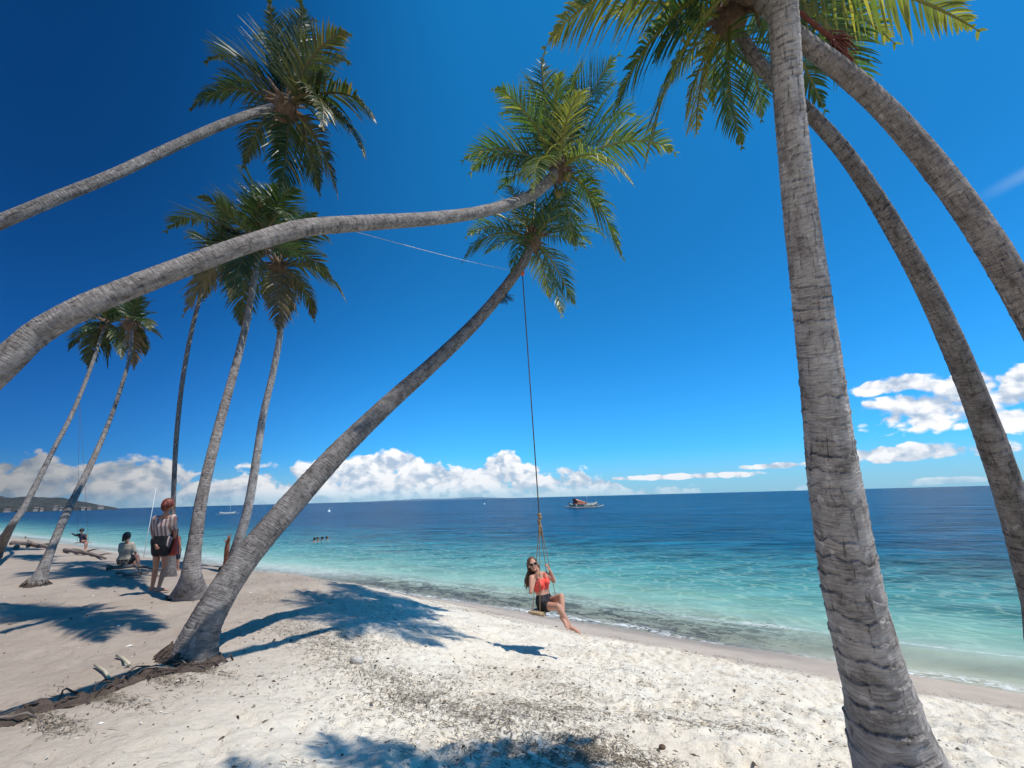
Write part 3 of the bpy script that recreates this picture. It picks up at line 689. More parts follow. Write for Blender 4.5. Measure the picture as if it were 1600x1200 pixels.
P8, c8, pts8 = palm('slender palm standing straight up right behind the standing person',
    [(270, 850, 9.9, 11), (271, 780, 10.1, 10), (276, 680, 10.5, 10), (286, 590, 11, 9.5), (301, 510, 11.5, 9), (320, 440, 12, 9), (338, 400, 12.4, 9)],
    b8,
    [(312, 455, 1, 0), (300, 420, -1, 0), (290, 372, 1, 0), (350, 320, -1, 0), (392, 350, 1, 0), (318, 470, 1, .2), (400, 420, 1, 0), (360, 460, -1, 0)],
    88, 18, ws=0.85, mat=M_leafD, tmat=M_trunkD, extra=1, arch=.26, leaf=.27, wid=.032, nseg=18)
b9 = base_at(357, 890, .17)
P9, c9, pts9 = palm('palm with pale knotty trunk just left of the big diagonal trunk',
    [(367, 862, 11, 20), (386, 800, 11.1, 18), (400, 720, 11.3, 16), (411, 650, 11.5, 14), (426, 585, 11.7, 13), (438, 520, 11.9, 12), (440, 465, 12.1, 11), (436, 415, 12.3, 11)],
    b9,
    [(540, 470, -1, .28), (491, 502, 1, .2), (435, 520, -1, .35), (450, 500, 1, .28), (513, 404, 1, .2), (494, 332, -1, 0), (416, 475, 1, .25), (515, 378, -1, .15), (470, 460, 1, .2), (460, 320, 1, 0), (505, 430, 1, .1)],
    118, 19, ws=0.85, mat=M_leafD, extra=1, arch=.26, leaf=.27, sp=(.10, .06), wid=.032, nseg=20)
b10 = base_at(56, 918, .15)
P10, c10, pts10 = palm('thin leaning palm with its foot on open sand at far left',
    [(73, 875, 8.9, 21), (105, 800, 9.9, 17), (140, 730, 11.2, 14), (171, 658, 12.5, 10), (191, 600, 13.2, 9), (203, 555, 13.8, 8), (206, 505, 14.3, 8)],
    b10,
    [(246, 489, 1, .1), (234, 516, -1, .1), (227, 556, 1, .2), (209, 577, -1, .3), (200, 462, 1, 0), (222, 455, -1, 0), (180, 540, 1, .1), (190, 470, 1, 0), (240, 470, 1, 0), (212, 560, 1, .5)],
    58, 20, ws=0.78, tmat=M_trunkD, mat=M_leafD, extra=5, arch=.22, wid=.042, pairs=34, nseg=16)
b11 = base_at(-12, 872, .2)
P11, c11, pts11 = palm('thin leaning palm at the left edge, farthest left of all the trunks',
    [(16, 825, 12.4, 17), (42, 785, 13.2, 14), (82, 706, 14.5, 11), (112, 648, 15.6, 10), (135, 593, 16.6, 9), (152, 545, 17.4, 8), (165, 505, 18, 8)],
    b11,
    [(107, 548, 1, .1), (138, 575, -1, .1), (168, 575, 1, .15), (135, 503, 1, 0), (180, 462, -1, 0), (150, 470, 1, 0), (160, 545, 1, .1), (190, 560, -1, .2), (128, 520, -1, 0)],
    65, 21, ws=0.78, tmat=M_trunkD, mat=M_leafD, extra=4, arch=.22, wid=.05, pairs=34, nseg=16)
# ------------------------------------------------------------------ swing and ropes
M_rope = simple('rope', (.26, .17, .09), .9, .35, 60, .003)
M_ropeD = simple('dark_rope', (.12, .08, .05), .9, .3, 60, .003)
M_ropeW = simple('pale_rope', (.55, .52, .48), .9, .2, 60, .003)
M_plank = simple('weathered_plank', (.42, .30, .18), .8, .35, 9, .006, stretch=(1, 6, 1))
M_orange = simple('orange_cord', (.65, .10, .03), .7, .2, 30, .003)
YS = 7.62
sw = empty('rope_swing', ground(835, 1010), 'wooden plank swing hanging on one long rope from the diagonal palm', 'swing')
hang = atY(816, 424, YS+.02); knot = atY(843, 812, YS)
seatA = atY(838, 957, YS-.16); seatB = atY(866, 946, YS+.24)      # two ends of the plank
seatB.z = seatA.z+.01
mb = MB(); n = 10; mb.tube([hang.lerp(knot, i/n)+Vector((0, 0, 0))*1 for i in range(n+1)], .011, 6); mb.build('main_rope', M_ropeD, sw)
mb = MB()
for k in range(3): mb.ell(hang+Vector((0, 0, -.03*k)), (.045, .045, .03), nu=10, nv=6)
mb.tube([hang+Vector((.0, 0, .02)), hang+Vector((-.1, .05, .18)), hang+Vector((-.22, .1, .1))], .012, 6)
mb.build('orange_tie', M_orange, sw)
mb = MB()
for k in range(7): mb.ell(knot+Vector((.012*math.sin(k*2), .012*math.cos(k*2), .08-.05*k)), (.036-.002*k, .036-.002*k, .034), nu=10, nv=6)
mb.tube([knot, knot+Vector((.03, -.01, -.16)), knot+Vector((.035, 0, -.42))], [.014, .01, .005], 5); mb.build('knot', M_rope, sw)
ax = (seatB-seatA).normalized(); px_ = ax.cross(Vector((0, 0, 1))).normalized()
for e, s_ in ((seatA, -1), (seatB, 1)):
    split = knot.lerp(e, .28)
    for q in (-1, 1):
        mb = MB(); foot = e + px_*q*.07; mid_ = knot.lerp(foot, .5)+Vector((.0, 0, 0))
        mb.tube([knot, knot.lerp(e, .28)+px_*q*.02, mid_, foot, foot-Vector((0, 0, .05))], .0062, 6)
        mb.build('side_rope', M_rope, sw)
Rm = Matrix((px_, ax, Vector((0, 0, 1)))).transposed()
mb = MB(); cs = (seatA+seatB)/2
for q in range(2): mb.box(cs+px_*(q-.5)*.122, (.117, (seatB-seatA).length+.12, .026), Rm)
mb.box(seatA+ax*.04-Vector((0, 0, .032)), (.27, .05, .034), Rm); mb.box(seatB-ax*.04-Vector((0, 0, .032)), (.27, .05, .034), Rm)
mb.build('seat', M_plank, sw, smooth=False)
# long thin rope strung from the arching trunk to the swing palm
mb = MB(); a = at(556, 362, 4.62); b = at(806, 424, 8.42)
mb.tube([a.lerp(b, i/12)-Vector((0, 0, .03*math.sin(math.pi*i/12))) for i in range(13)], .0032, 5)
tag(mb.build('guy_rope', M_ropeW), 'thin pale rope strung from the level arching trunk across the sky to the diagonal palm', 'rope')
# fern clump on the swing palm
M_fern = M_leaf
mb = None
fr0 = at(786, 462, 8.36)
fe = empty('hanging_fern', fr0, 'small round leaf tuft growing on the upper part of the diagonal trunk', 'fern')
for k in range(11):
    a_ = -2.6+k*.42; tip = fr0 + Vector((math.cos(a_)*.24, -.04+.06*(k % 2), .0-.18*abs(math.sin(a_))-.03)); frond(fr0, tip, fe, M_leafD, 900+k, pairs=12, leaf=.38, yel=.3*(k % 3 == 0), arch=.1, wid=.02)
# ------------------------------------------------------------------ people
M_skin = simple('skin', (.50, .25, .165), .5, .08, 8, .002); M_skin2 = simple('tanned_skin', (.40, .19, .12), .5, .1, 8, .002)
M_coral = simple('coral_bikini', (.80, .075, .045), .6, .1, 30); M_black = simple('black_cloth', (.007, .008, .010), .75, .3, 20)
M_hair = simple('brown_hair', (.13, .065, .03), .5, .4, 40, .004); M_hairR = simple('red_brown_hair', (.16, .035, .02), .5, .4, 40, .004)
M_hairB = simple('black_hair', (.012, .010, .010), .5, .3, 30); M_glass = simple('dark_lens', (.008, .008, .008), .12, .1, 5, 0)
M_beige = simple('beige_shirt', (.48, .38, .33), .85, .25, 10, .006); M_redc = simple('red_cloth', (.42, .055, .035), .8, .25, 12, .006)
M_khaki = simple('khaki_shirt', (.36, .31, .24), .85, .25, 10, .006); M_navy = simple('dark_blue_cloth', (.012, .016, .035), .8, .2, 10)
M_stripe, t_, b_ = material('striped_shirt')
ob = t_.obj(); wv_ = t_.new('ShaderNodeTexWave', bands_direction='X'); t_._in(wv_.inputs[0], ob); wv_.inputs['Scale'].default_value = 5.5; wv_.inputs['Distortion'].default_value = 1.5
t_._in(b_.inputs['Base Color'], t_.ramp(wv_.outputs[1], [(.35, (.50, .39, .35)), (.75, (.20, .11, .095))])); b_.inputs['Roughness'].default_value = .85
def V(*a): return Vector(a)
def basis(fwd, up):
    u = up.normalized(); f = (fwd - u*fwd.dot(u)).normalized(); r_ = f.cross(u); return Matrix((r_, f, u)).transposed()
def hand(mb, wrist, palm_dir, palm_n, k, side, curl=.9):
    """palm, four curled fingers and a thumb from the side of the palm"""
    pd = palm_dir.normalized(); pn = (palm_n-pd*palm_n.dot(pd)).normalized(); sd = pd.cross(pn)*side
    for q in (-1, 0, 1): mb.cap(wrist+sd*.012*k*q, .019*k, wrist+pd*.072*k+sd*.023*k*q, .014*k, 8)
    Ls = (.062, .072, .068, .052)
    for i in range(4):
        p = wrist+pd*.080*k+sd*(.029-.0195*i)*k; d = pd
        for j, fr in enumerate((.45, .32, .23)):
            ang = curl*(.55+.45*j); d2 = (pd*math.cos(ang*(j+1)*.7)+pn*math.sin(ang*(j+1)*.7)).normalized()
            q = p+d2*Ls[i]*fr*1.15*k; mb.cap(p, (.0088-.001*j)*k, q, (.0082-.001*j)*k, 6); p = q
    p = wrist+sd*.026*k+pd*.02*k; q = p+(sd*.7+pd*.6+pn*.4).normalized()*.036*k; mb.cap(p, .011*k, q, .010*k, 6)
    mb.cap(q, .010*k, q+(pd*.6+pn*.8).normalized()*.03*k, .008*k, 6)
def foot(mb, an, toe, k):
    d = (toe-an).normalized(); up = V(0, 0, 1); sd = d.cross(up)
    sd = sd.normalized() if sd.length > .05 else V(1, 0, 0); L = .17*k
    mb.cap(an-d*.03*k-up*.02*k, .036*k, an+d*L*.55, .030*k, 10)
    for q in (-1, 1): mb.cap(an+d*.03*k, .028*k, an+d*L*.8+sd*.022*k*q, .022*k, 8)
    for i in range(5):
        p = an+d*L*.82+sd*(.030-.0155*i)*k; mb.cap(p, .011*k, p+d*(.045-.005*i)*k, (.010-.0008*i)*k, 6)
def torso(mb, j, k, ex=0., lo=0, hi=1, f=1.0):
    """side columns from hips to shoulders; lo..hi cuts the band used for garments"""
    hL, hR, sL, sR = j['hipL'], j['hipR'], j['shL'], j['shR']; pe = (hL+hR)/2; ch = (sL+sR)/2
    wst = pe.lerp(ch, .42)
    prof = [(0, .95, .098), (.12, .98, .102), (.25, .72, .088), (.42, .52, .078), (.60, .62, .085), (.78, .72, .090), (.92, .80, .070)]
    for a, b in zip(prof[:-1], prof[1:]):
        if b[0] <= lo or a[0] >= hi: continue
        for sg in (-1, 0, 1):
            def pt(q):
                c = pe.lerp(ch, q[0]); half = ((hR-hL).lerp(sR-sL, q[0]))*.5
                return c+half*sg*q[1]*.9
            mb.cap(pt(a), (a[2]+ex)*k*f, pt(b), (b[2]+ex)*k*f, 12)
def human(parent, j, k=1., voxel=.008, female=True, skin=None, fwd=None, hands=True, hcurl=(1, 1)):
    mb = MB(); f = .93 if female else 1.05; torso(mb, j, k, 0, f=f)
    pe = (j['hipL']+j['hipR'])/2; ch = (j['shL']+j['shR'])/2
    mb.cap(j['shL'], .048*k*f, ch+(j['neck']-ch)*.3, .055*k*f); mb.cap(j['shR'], .048*k*f, ch+(j['neck']-ch)*.3, .055*k*f)
    mb.cap(ch, .06*k, j['neck'], .047*k); mb.cap(j['neck'], .046*k, j['head'], .045*k)
    Rh = basis(j['face'], j['hup']); h = j['head']
    mb.ell(h+Rh@V(0, -.008, .018)*k, (.074*k, .092*k, .098*k), Rh); mb.ell(h+Rh@V(0, .018, -.045)*k, (.054*k, .062*k, .066*k), Rh)
    mb.ell(h+Rh@V(0, .072, -.088)*k, (.022*k, .018*k, .016*k), Rh, 8, 6)            # chin
    mb.cap(h+Rh@V(0, .082, .012)*k, .009*k, h+Rh@V(0, .102, -.026)*k, .0135*k, 8)    # nose
    mb.cap(h+Rh@V(-.02, .080, -.058)*k, .0075*k, h+Rh@V(.02, .080, -.058)*k, .0075*k, 6)  # lips
    for s_ in (-1, 1):
        mb.ell(h+Rh@V(.076*s_, -.005, -.01)*k, (.009*k, .018*k, .030*k), Rh, 8, 6)
        mb.cap(h+Rh@V(.018*s_, .082, .028)*k, .009*k, h+Rh@V(.046*s_, .070, .026)*k, .009*k, 6)  # brow
    for s_, A, B_, D_ in ((-1, 'shL', 'elL', 'haL'), (1, 'shR', 'elR', 'haR')):
        a, b, c = j[A], j[B_], j[D_]
        mb.cap(a, .050*k*f, a.lerp(b, .35), .044*k*f); mb.cap(a.lerp(b, .3), .044*k*f, b, .035*k*f)
        mb.cap(b, .036*k*f, b.lerp(c, .3), .037*k*f); mb.cap(b.lerp(c, .3), .037*k*f, c, .024*k*f)
        if hands:
            pd = j.get('pd'+A[-1], (c-b).normalized()); pn = j.get('pn'+A[-1], fwd or j['face']); hand(mb, c, pd, pn, k, s_, hcurl[0 if s_ < 0 else 1])
        else: mb.cap(c, .026*k, c+(c-b).normalized()*.12*k, .018*k)
    for A, B_, D_, E_ in (('hipL', 'knL', 'anL', 'toeL'), ('hipR', 'knR', 'anR', 'toeR')):
        if B_ not in j: continue
        a, b, c = j[A], j[B_], j[D_]
        mb.cap(a, .088*k*f, a.lerp(b, .4), .076*k*f); mb.cap(a.lerp(b, .35), .077*k*f, b, .052*k*f)
        mb.cap(b, .053*k*f, b.lerp(c, .3), .055*k*f); mb.cap(b.lerp(c, .3), .055*k*f, c, .033*k*f); foot(mb, c, j[E_], k)
    if female:
        R_ = basis(j.get('cface', j['face']), ch-pe)
        for s_ in (-1, 1): mb.ell(pe.lerp(ch, .74)+R_@V(.068*s_, .072, 0)*k, (.056*k, .05*k, .056*k), R_)
    return fused(mb, 'body', skin or M_skin, parent, voxel)
# --- woman on the swing, joints laid out in space around the seat
def J(px, py, dy): return atY(px, py, YS+dy)
sc_ = cs+V(0, 0, .013)
hipc = J(850.5, 945, .03)
j = dict(hipL=hipc+V(-.03, -.085, .0), hipR=hipc+V(.05, .085, .0), shL=J(830.5, 903, -.10), shR=J(853, 897, .13), neck=J(840.5, 893.5, .02), head=J(832.5, 882, -.02),
    elL=J(833, 924.5, -.20), haL=J(839.5, 905, -.155), elR=J(860, 906.5, .10), haR=J(856.5, 892, .045),
    knL=J(872, 948, -.34), anL=J(890.5, 978.5, -.36), toeL=J(907, 989, -.42), knR=J(877, 932, -.22), anR=J(879, 965, -.36), toeR=J(886, 978, -.42))
# hands close around the ropes: near hand on the near rope, far hand on the far rope
ropeN = lambda py: knot.lerp(seatA, (py-812)/(957-812)); ropeF = lambda py: knot.lerp(seatB, (py-812)/(946-812))
gn = ropeN(900); gf = ropeF(886)
j['haL'] = gn+V(-.045, -.02, -.05); j['haR'] = gf+V(.035, -.02, -.06)
j['elL'] = j['shL'].lerp(j['haL'], .5)+V(-.05, -.10, -.19); j['elR'] = j['shR'].lerp(j['haR'], .5)+V(.10, .06, -.15)
j['pdL'] = V(.35, -.1, .55); j['pnL'] = V(1, .5, 0); j['pdR'] = V(-.3, -.1, .7); j['pnR'] = V(-1, .3, 0)
j['face'] = V(.16, -.95, -.06); j['hup'] = V(-.28, .1, 1); j['cface'] = V(.62, -.72, .1)
wm = empty('person', (sc_.x, sc_.y, sc_.z), 'woman in coral bikini top, black shorts and sunglasses on the near rope swing', 'person')
human(wm, j, .98, .0065, True, M_skin)
mb = MB(); torso(mb, j, .98, .010, 0, .24, .95)
for A, B_ in (('hipL', 'knL'), ('hipR', 'knR')): mb.cap(j[A], .098, j[A].lerp(j[B_], .30), .090)
fused(mb, 'shorts', M_black, wm, .008)
pe = (j['hipL']+j['hipR'])/2; ch = (j['shL']+j['shR'])/2; R_ = basis(j['cface'], ch-pe)
mb = MB(); torso(mb, j, .98, .006, .62, .66, .93)
for s_ in (-1, 1):
    mb.ell(pe.lerp(ch, .745)+R_@V(.070*s_, .080, 0), (.057, .052, .055), R_)
    mb.cap(pe.lerp(ch, .80)+R_@V(.078*s_, .105, 0), .012, pe.lerp(ch, 1.04)+R_@V(.088*s_, .050, 0), .008)
    mb.cap(pe.lerp(ch, 1.04)+R_@V(.085*s_, .052, 0), .011, pe.lerp(ch, .98)+R_@V(.05*s_, -.075, 0), .010)
fused(mb, 'bikini_top', M_coral, wm, .007, 2)
Rh = basis(j['face'], j['hup']); h = j['head']; mb = MB()
mb.ell(h+Rh@V(0, -.024, .032), (.086, .096, .096), Rh)
for q in range(90):
    a_ = rng.uniform(-1.9, 1.9); s0 = h+Rh@V(math.sin(a_)*.078, -.045-.035*math.cos(a_), .05)
    s1 = h+Rh@V(math.sin(a_)*.095, -.055-.035*math.cos(a_), -.07); s2 = s1+V(rng.normal(-.02, .018), rng.normal(.0, .02), -.14); s3 = s2+V(rng.normal(-.005, .02), rng.normal(0, .02), -rng.uniform(.06, .15))
    mb.tube([s0, s1, s2, s3], [.012, .013, .011, .003], 5)
mb.build('hair', M_hair, wm)
mb = MB()
for s_ in (-1, 1):
    mb.ell(h+Rh@V(.033*s_, .092, .004), (.030, .008, .022), Rh, 12, 8); mb.tube([h+Rh@V(.060*s_, .086, .012), h+Rh@V(.080*s_, .03, .008), h+Rh@V(.082*s_, -.02, .0)], .003, 5)
mb.tube([h+Rh@V(-.012, .098, .010), h+Rh@V(.012, .098, .010)], .003, 5); mb.build('sunglasses', M_glass, wm)
# --- standing person at the left, seen from behind
gB = ground(242, 926); ZB = (gB-CAM).dot(Fw)
def K(px, py, dz=0, Z0=None): return at(px, py, (Z0 or ZB)+dz)
j = dict(hipL=K(246, 855, 0), hipR=K(259, 855, .02), shL=K(244, 811, -.02), shR=K(270, 809, .06), neck=K(261, 799, .02), head=K(264.5, 788, .03), elL=K(238, 831, -.02), haL=K(243, 850, -.08),
    elR=K(274.5, 829, .06), haR=K(271.5, 846, .10), knL=K(243.5, 888, .03), anL=K(237.5, 919, 0), knR=K(257, 888, .02), anR=K(247.5, 920, -.12))
for s_ in 'LR': j['an'+s_].z = max(gzs(j['an'+s_].x, j['an'+s_].y)+.07, min(j['an'+s_].z, gzs(j['an'+s_].x, j['an'+s_].y)+.09))
j['toeL'] = j['anL']+V(.1, .12, -.05); j['toeR'] = j['anR']+V(.12, .12, -.05); j['face'] = V(.8, .6, 0); j['hup'] = V(.1, .1, 1); j['cface'] = V(.3, .9, 0)
kB = 1.0
pb = empty('person', gB, 'red haired person standing with back turned in striped shirt and black shorts', 'person')
kB = .9; human(pb, j, kB, .010, True, M_skin2, V(.3, .9, 0))
mb = MB(); torso(mb, j, kB, .018, .22, .97, .93)
for s_, B_ in (('shL', 'elL'), ('shR', 'elR')): mb.cap(j[s_], .066, j[s_].lerp(j[B_], .75), .056)
for q in range(9): p = (j['hipL']+j['hipR'])/2 + V(-.15+.04*q, -.04, .16); mb.cap(p, .03, p+V(0, -.02, -.09-.03*(q % 3)), .02, 8)
fused(mb, 'shirt', M_stripe, pb, .011)
mb = MB(); torso(mb, j, kB, .022, -.2, .34, .93)
for A, B_ in (('hipL', 'knL'), ('hipR', 'knR')): mb.cap(j[A], .098, j[A].lerp(j[B_], .22), .09)
mb.ell((j['hipL']+j['hipR'])/2+V(-.05, -.07, .12), (.11, .07, .11)); fused(mb, 'shorts', M_black, pb, .011)
Rh = basis(j['face'], j['hup']); h = j['head']; mb = MB(); mb.ell(h+Rh@V(0, -.020, .012), (.083, .100, .100), Rh); mb.ell(h+Rh@V(0, -.045, -.05), (.065, .06, .08), Rh)
for q in range(40):
    a_ = rng.uniform(-1.7, 1.7); s0 = h+Rh@V(math.sin(a_)*.085, -.05-.045*math.cos(a_), .03); mb.tube([s0, s0+Rh@V(rng.normal(0, .01), -.01, -.06), s0+Rh@V(rng.normal(0, .01), .0, -.12)], [.016, .015, .004], 5)
mb.build('hair', M_hairR, pb)
mb = MB(); hh = j['haR']+V(.01, 0, -.02)
for q in range(9): mb.cap(hh+V(rng.normal(0, .02), rng.normal(0, .02), .22), .03, hh+V(rng.normal(0, .03), rng.normal(0, .02), -.08-.12*rng.random()), .035, 8)
o = fused(mb, 'red_cloth', M_redc, None, .012); tag(o, 'bright red cloth hanging from the hand of the standing person', 'cloth')
# small group of beach things beyond: second standing person in dark shorts, half hidden behind palm foot
g2 = ground(274, 893); Z2_ = (g2-CAM).dot(Fw)
def K2(px, py, dz=0): return at(px, py, Z2_+dz)
j = dict(hipL=K2(270, 862, 0), hipR=K2(278, 862, .02), shL=K2(268, 839, 0), shR=K2(280, 839, .02), neck=K2(274, 832), head=K2(274, 824.5), elL=K2(266.5, 850), haL=K2(268, 861), elR=K2(281.5, 850), haR=K2(281, 862), knL=K2(271, 877), anL=K2(271, 890), knR=K2(278, 877), anR=K2(278, 890))
for s_ in 'LR': j['toe'+s_] = j['an'+s_]+V(.05, .15, -.05)
j['face'] = V(0, 1, 0); j['hup'] = V(0, 0, 1)
k2 = (g2.z-j['head'].z)/-1.55
p2 = empty('person', g2, 'person in dark shorts partly hidden behind the standing person and the flared palm foot', 'person')
human(p2, j, abs(k2)*.95, .014, False, M_skin2, None, False)
mb = MB(); torso(mb, j, abs(k2), .02, -.2, .3)
for A, B_ in (('hipL', 'knL'), ('hipR', 'knR')): mb.cap(j[A], .10*abs(k2), j[A].lerp(j[B_], .6), .085*abs(k2))
fused(mb, 'shorts', M_navy, p2, .015); mb = MB(); torso(mb, j, abs(k2), .018, .2, .97); fused(mb, 'shirt', M_redc, p2, .015)
mb = MB(); mb.ell(j['head']+V(0, -.01, .03), (.085*abs(k2), .095*abs(k2), .09*abs(k2))); mb.build('hair', M_hairB, p2)
# --- seated person, back to the camera
gC = ground(197, 886); ZC = (gC-CAM).dot(Fw)
def K3(px, py, dz=0): return at(px, py, ZC+dz)
j = dict(hipL=K3(190, 877, 0), hipR=K3(201, 877, .03), shL=K3(189.5, 851, .0), shR=K3(206, 850, .04), neck=K3(198.5, 845), head=K3(198.5, 838, .02), elL=K3(187.5, 862, .05), haL=K3(195, 868, .25), elR=K3(211, 862, .06), haR=K3(214, 871, .15),
    knL=K3(205, 864, .42), anL=K3(211, 884, .45), knR=K3(214, 868, .10), anR=K3(218, 887, .02))
for s_ in 'LR': j['toe'+s_] = j['an'+s_]+V(.15, .08, -.05)
j['face'] = V(.5, .85, -.1); j['hup'] = V(0, 0, 1)
kC = (ZC/ F_PX*52)/.92
pc = empty('person', gC, 'dark haired person in khaki shirt sitting on the sand with back turned', 'person')
human(pc, j, kC*.95, .012, True, M_skin2, None)
mb = MB(); torso(mb, j, kC, .02, .05, .97)
for s_, B_ in (('shL', 'elL'), ('shR', 'elR')): mb.cap(j[s_], .06*kC, j[s_].lerp(j[B_], .9), .05*kC)
fused(mb, 'shirt', M_khaki, pc, .012); mb = MB(); torso(mb, j, kC, .02, -.2, .2)
for A, B_ in (('hipL', 'knL'), ('hipR', 'knR')): mb.cap(j[A], .10*kC, j[A].lerp(j[B_], .6), .08*kC)
fused(mb, 'shorts', M_black, pc, .012)
mb = MB(); mb.ell(j['head']+V(0, -.012, .022)*kC, (.088*kC, .10*kC, .10*kC)); mb.cap(j['head']+V(-.01, -.07, .0)*kC, .05*kC, j['head']+V(-.01, -.08, -.10)*kC, .035*kC); mb.build('hair', M_hairB, pc)
# --- distant child on a second swing
ZD = 17.2
def K4(px, py, dz=0): return at(px, py, ZD+dz)
j = dict(hipL=K4(128.5, 845, .0), hipR=K4(132.5, 844, .05), shL=K4(124.5, 835.5, 0), shR=K4(131.5, 836, .06), neck=K4(128, 833), head=K4(127.5, 829.2), elL=K4(118.5, 836.5, 0), haL=K4(113, 834, 0), elR=K4(135, 841, .0), haR=K4(135.5, 836, .0),
    knL=K4(134, 849, -.2), anL=K4(133, 858, -.25), knR=K4(135.5, 848, -.1), anR=K4(134.5, 857, -.1))
for s_ in 'LR': j['toe'+s_] = j['an'+s_]+V(.1, -.06, -.06)
j['face'] = V(.7, -.4, 0); j['hup'] = V(0, 0, 1)
pd_ = empty('person', K4(130, 848), 'small figure in dark clothes sitting on the far swing near the water', 'person')
human(pd_, j, .66, .012, False, M_skin2, None, False)
mb = MB(); torso(mb, j, .66, .03, -.2, .97)
for a_, b_2 in (('shL', 'elL'), ('shR', 'elR'), ('hipL', 'knL'), ('hipR', 'knR')): mb.cap(j[a_], .055, j[a_].lerp(j[b_2], .8), .045)
mb.cap(j['elL'], .035, j['haL'], .03)
fused(mb, 'clothes', M_navy, pd_, .014); mb = MB(); mb.ell(j['head']+V(0, .005, .02), (.075, .08, .075)); mb.build('hair', M_hairB, pd_)
s2 = empty('rope_swing', K4(130, 868), 'small far swing hung from the leftmost leaning palm', 'swing')
st_ = (j['hipL']+j['hipR'])/2-V(0, 0, .08)
mb = MB(); mb.box(st_, (.5, .2, .03)); mb.build('seat', M_plank, s2, False)
tp = at(124, 622, 16.1)
for q in (-1, 1):
    mb = MB(); mb.tube([tp, st_+V(.22*q, 0, 0)], .004, 5); mb.build('side_rope', M_ropeD, s2)
# --- swimmers
for k, (px, py) in enumerate(((491, 845), (497, 843), (503, 844), (511, 843))):
    Z = 33.5+k*.3; c_ = at(px, py, Z); c_.z = SEA+.20
    d_ = 1 if k % 2 else -1
    lab = ['leftmost of the four dark swimmers heads in the shallow sea', 'second from left of the four swimmers in the shallow sea', 'third from left of the four swimmers in the shallow sea', 'rightmost of the four swimmers in the shallow sea'][k]
    e_ = empty('person', (c_.x, c_.y, SEA), lab, 'person', 'swimmers bobbing in the shallow sea')
    j = dict(hipL=c_+V(-.1, 0, -.75), hipR=c_+V(.1, 0, -.75), shL=c_+V(-.18, 0, -.24), shR=c_+V(.18, 0, -.24), neck=c_+V(0, 0, -.16), head=c_, elL=c_+V(-.3, .1, -.38), haL=c_+V(-.2, .3, -.4), elR=c_+V(.3, .1, -.38), haR=c_+V(.2, .3, -.4),
        knL=c_+V(-.1, .2, -1.1), anL=c_+V(-.1, 0, -1.3), toeL=c_+V(-.1, .1, -1.35), knR=c_+V(.1, .2, -1.1), anR=c_+V(.1, 0, -1.3), toeR=c_+V(.1, .1, -1.35), face=V(d_, -.3, 0), hup=V(0, 0, 1))
    human(e_, j, 1, .02, False, M_skin2, None, False)
    mb = MB(); mb.ell(c_+V(-.02*d_, .01, .03), (.10, .10, .10)); mb.build('hair', M_hairB, e_)
# ------------------------------------------------------------------ boats, buoys
M_white = simple('white_paint', (.66, .66, .62), .5, .15, 3); M_tarp = simple('orange_tarp', (.75, .26, .13), .7, .25, 2, .02); M_dred = simple('dark_red_panel', (.11, .02, .025), .6, .2, 3)
M_bamboo = simple('bamboo', (.48, .42, .30), .6, .2, 4); M_hull = simple('grey_green_hull', (.42, .44, .36), .6, .2, 2); M_bluep = simple('pale_blue_paint', (.25, .45, .58), .6, .2, 2)
def hull(mb, c, L, W, H, yaw, sheer=.5):
    Rz = Matrix.Rotation(yaw, 3, 'Z'); n = 17; v = []; f = []
    for i in range(n):
        u = -1+2*i/(n-1); w_ = W*(1-abs(u)**2.4)*.5+.02; sh = sheer*u*u*abs(u)
        prof = [(-1, H), (-.85, H*.35), (-.4, -.12), (0, -.25), (.4, -.12), (.85, H*.35), (1, H), (.86, H), (0, H*.55), (-.86, H)]
        for (a, z) in prof: v.append(Vector(c)+Rz@V(u*L/2*(1+.04*(z > H*.5)), a*w_, z+sh))
    m_ = len(prof)
    for i in range(n-1):
        for k in range(m_): f.append((i*m_+k, i*m_+(k+1) % m_, (i+1)*m_+(k+1) % m_, (i+1)*m_+k))
    f.append(tuple(range(m_))); f.append(tuple((n-1)*m_+k for k in range(m_))[::-1]); mb.add(v, f)
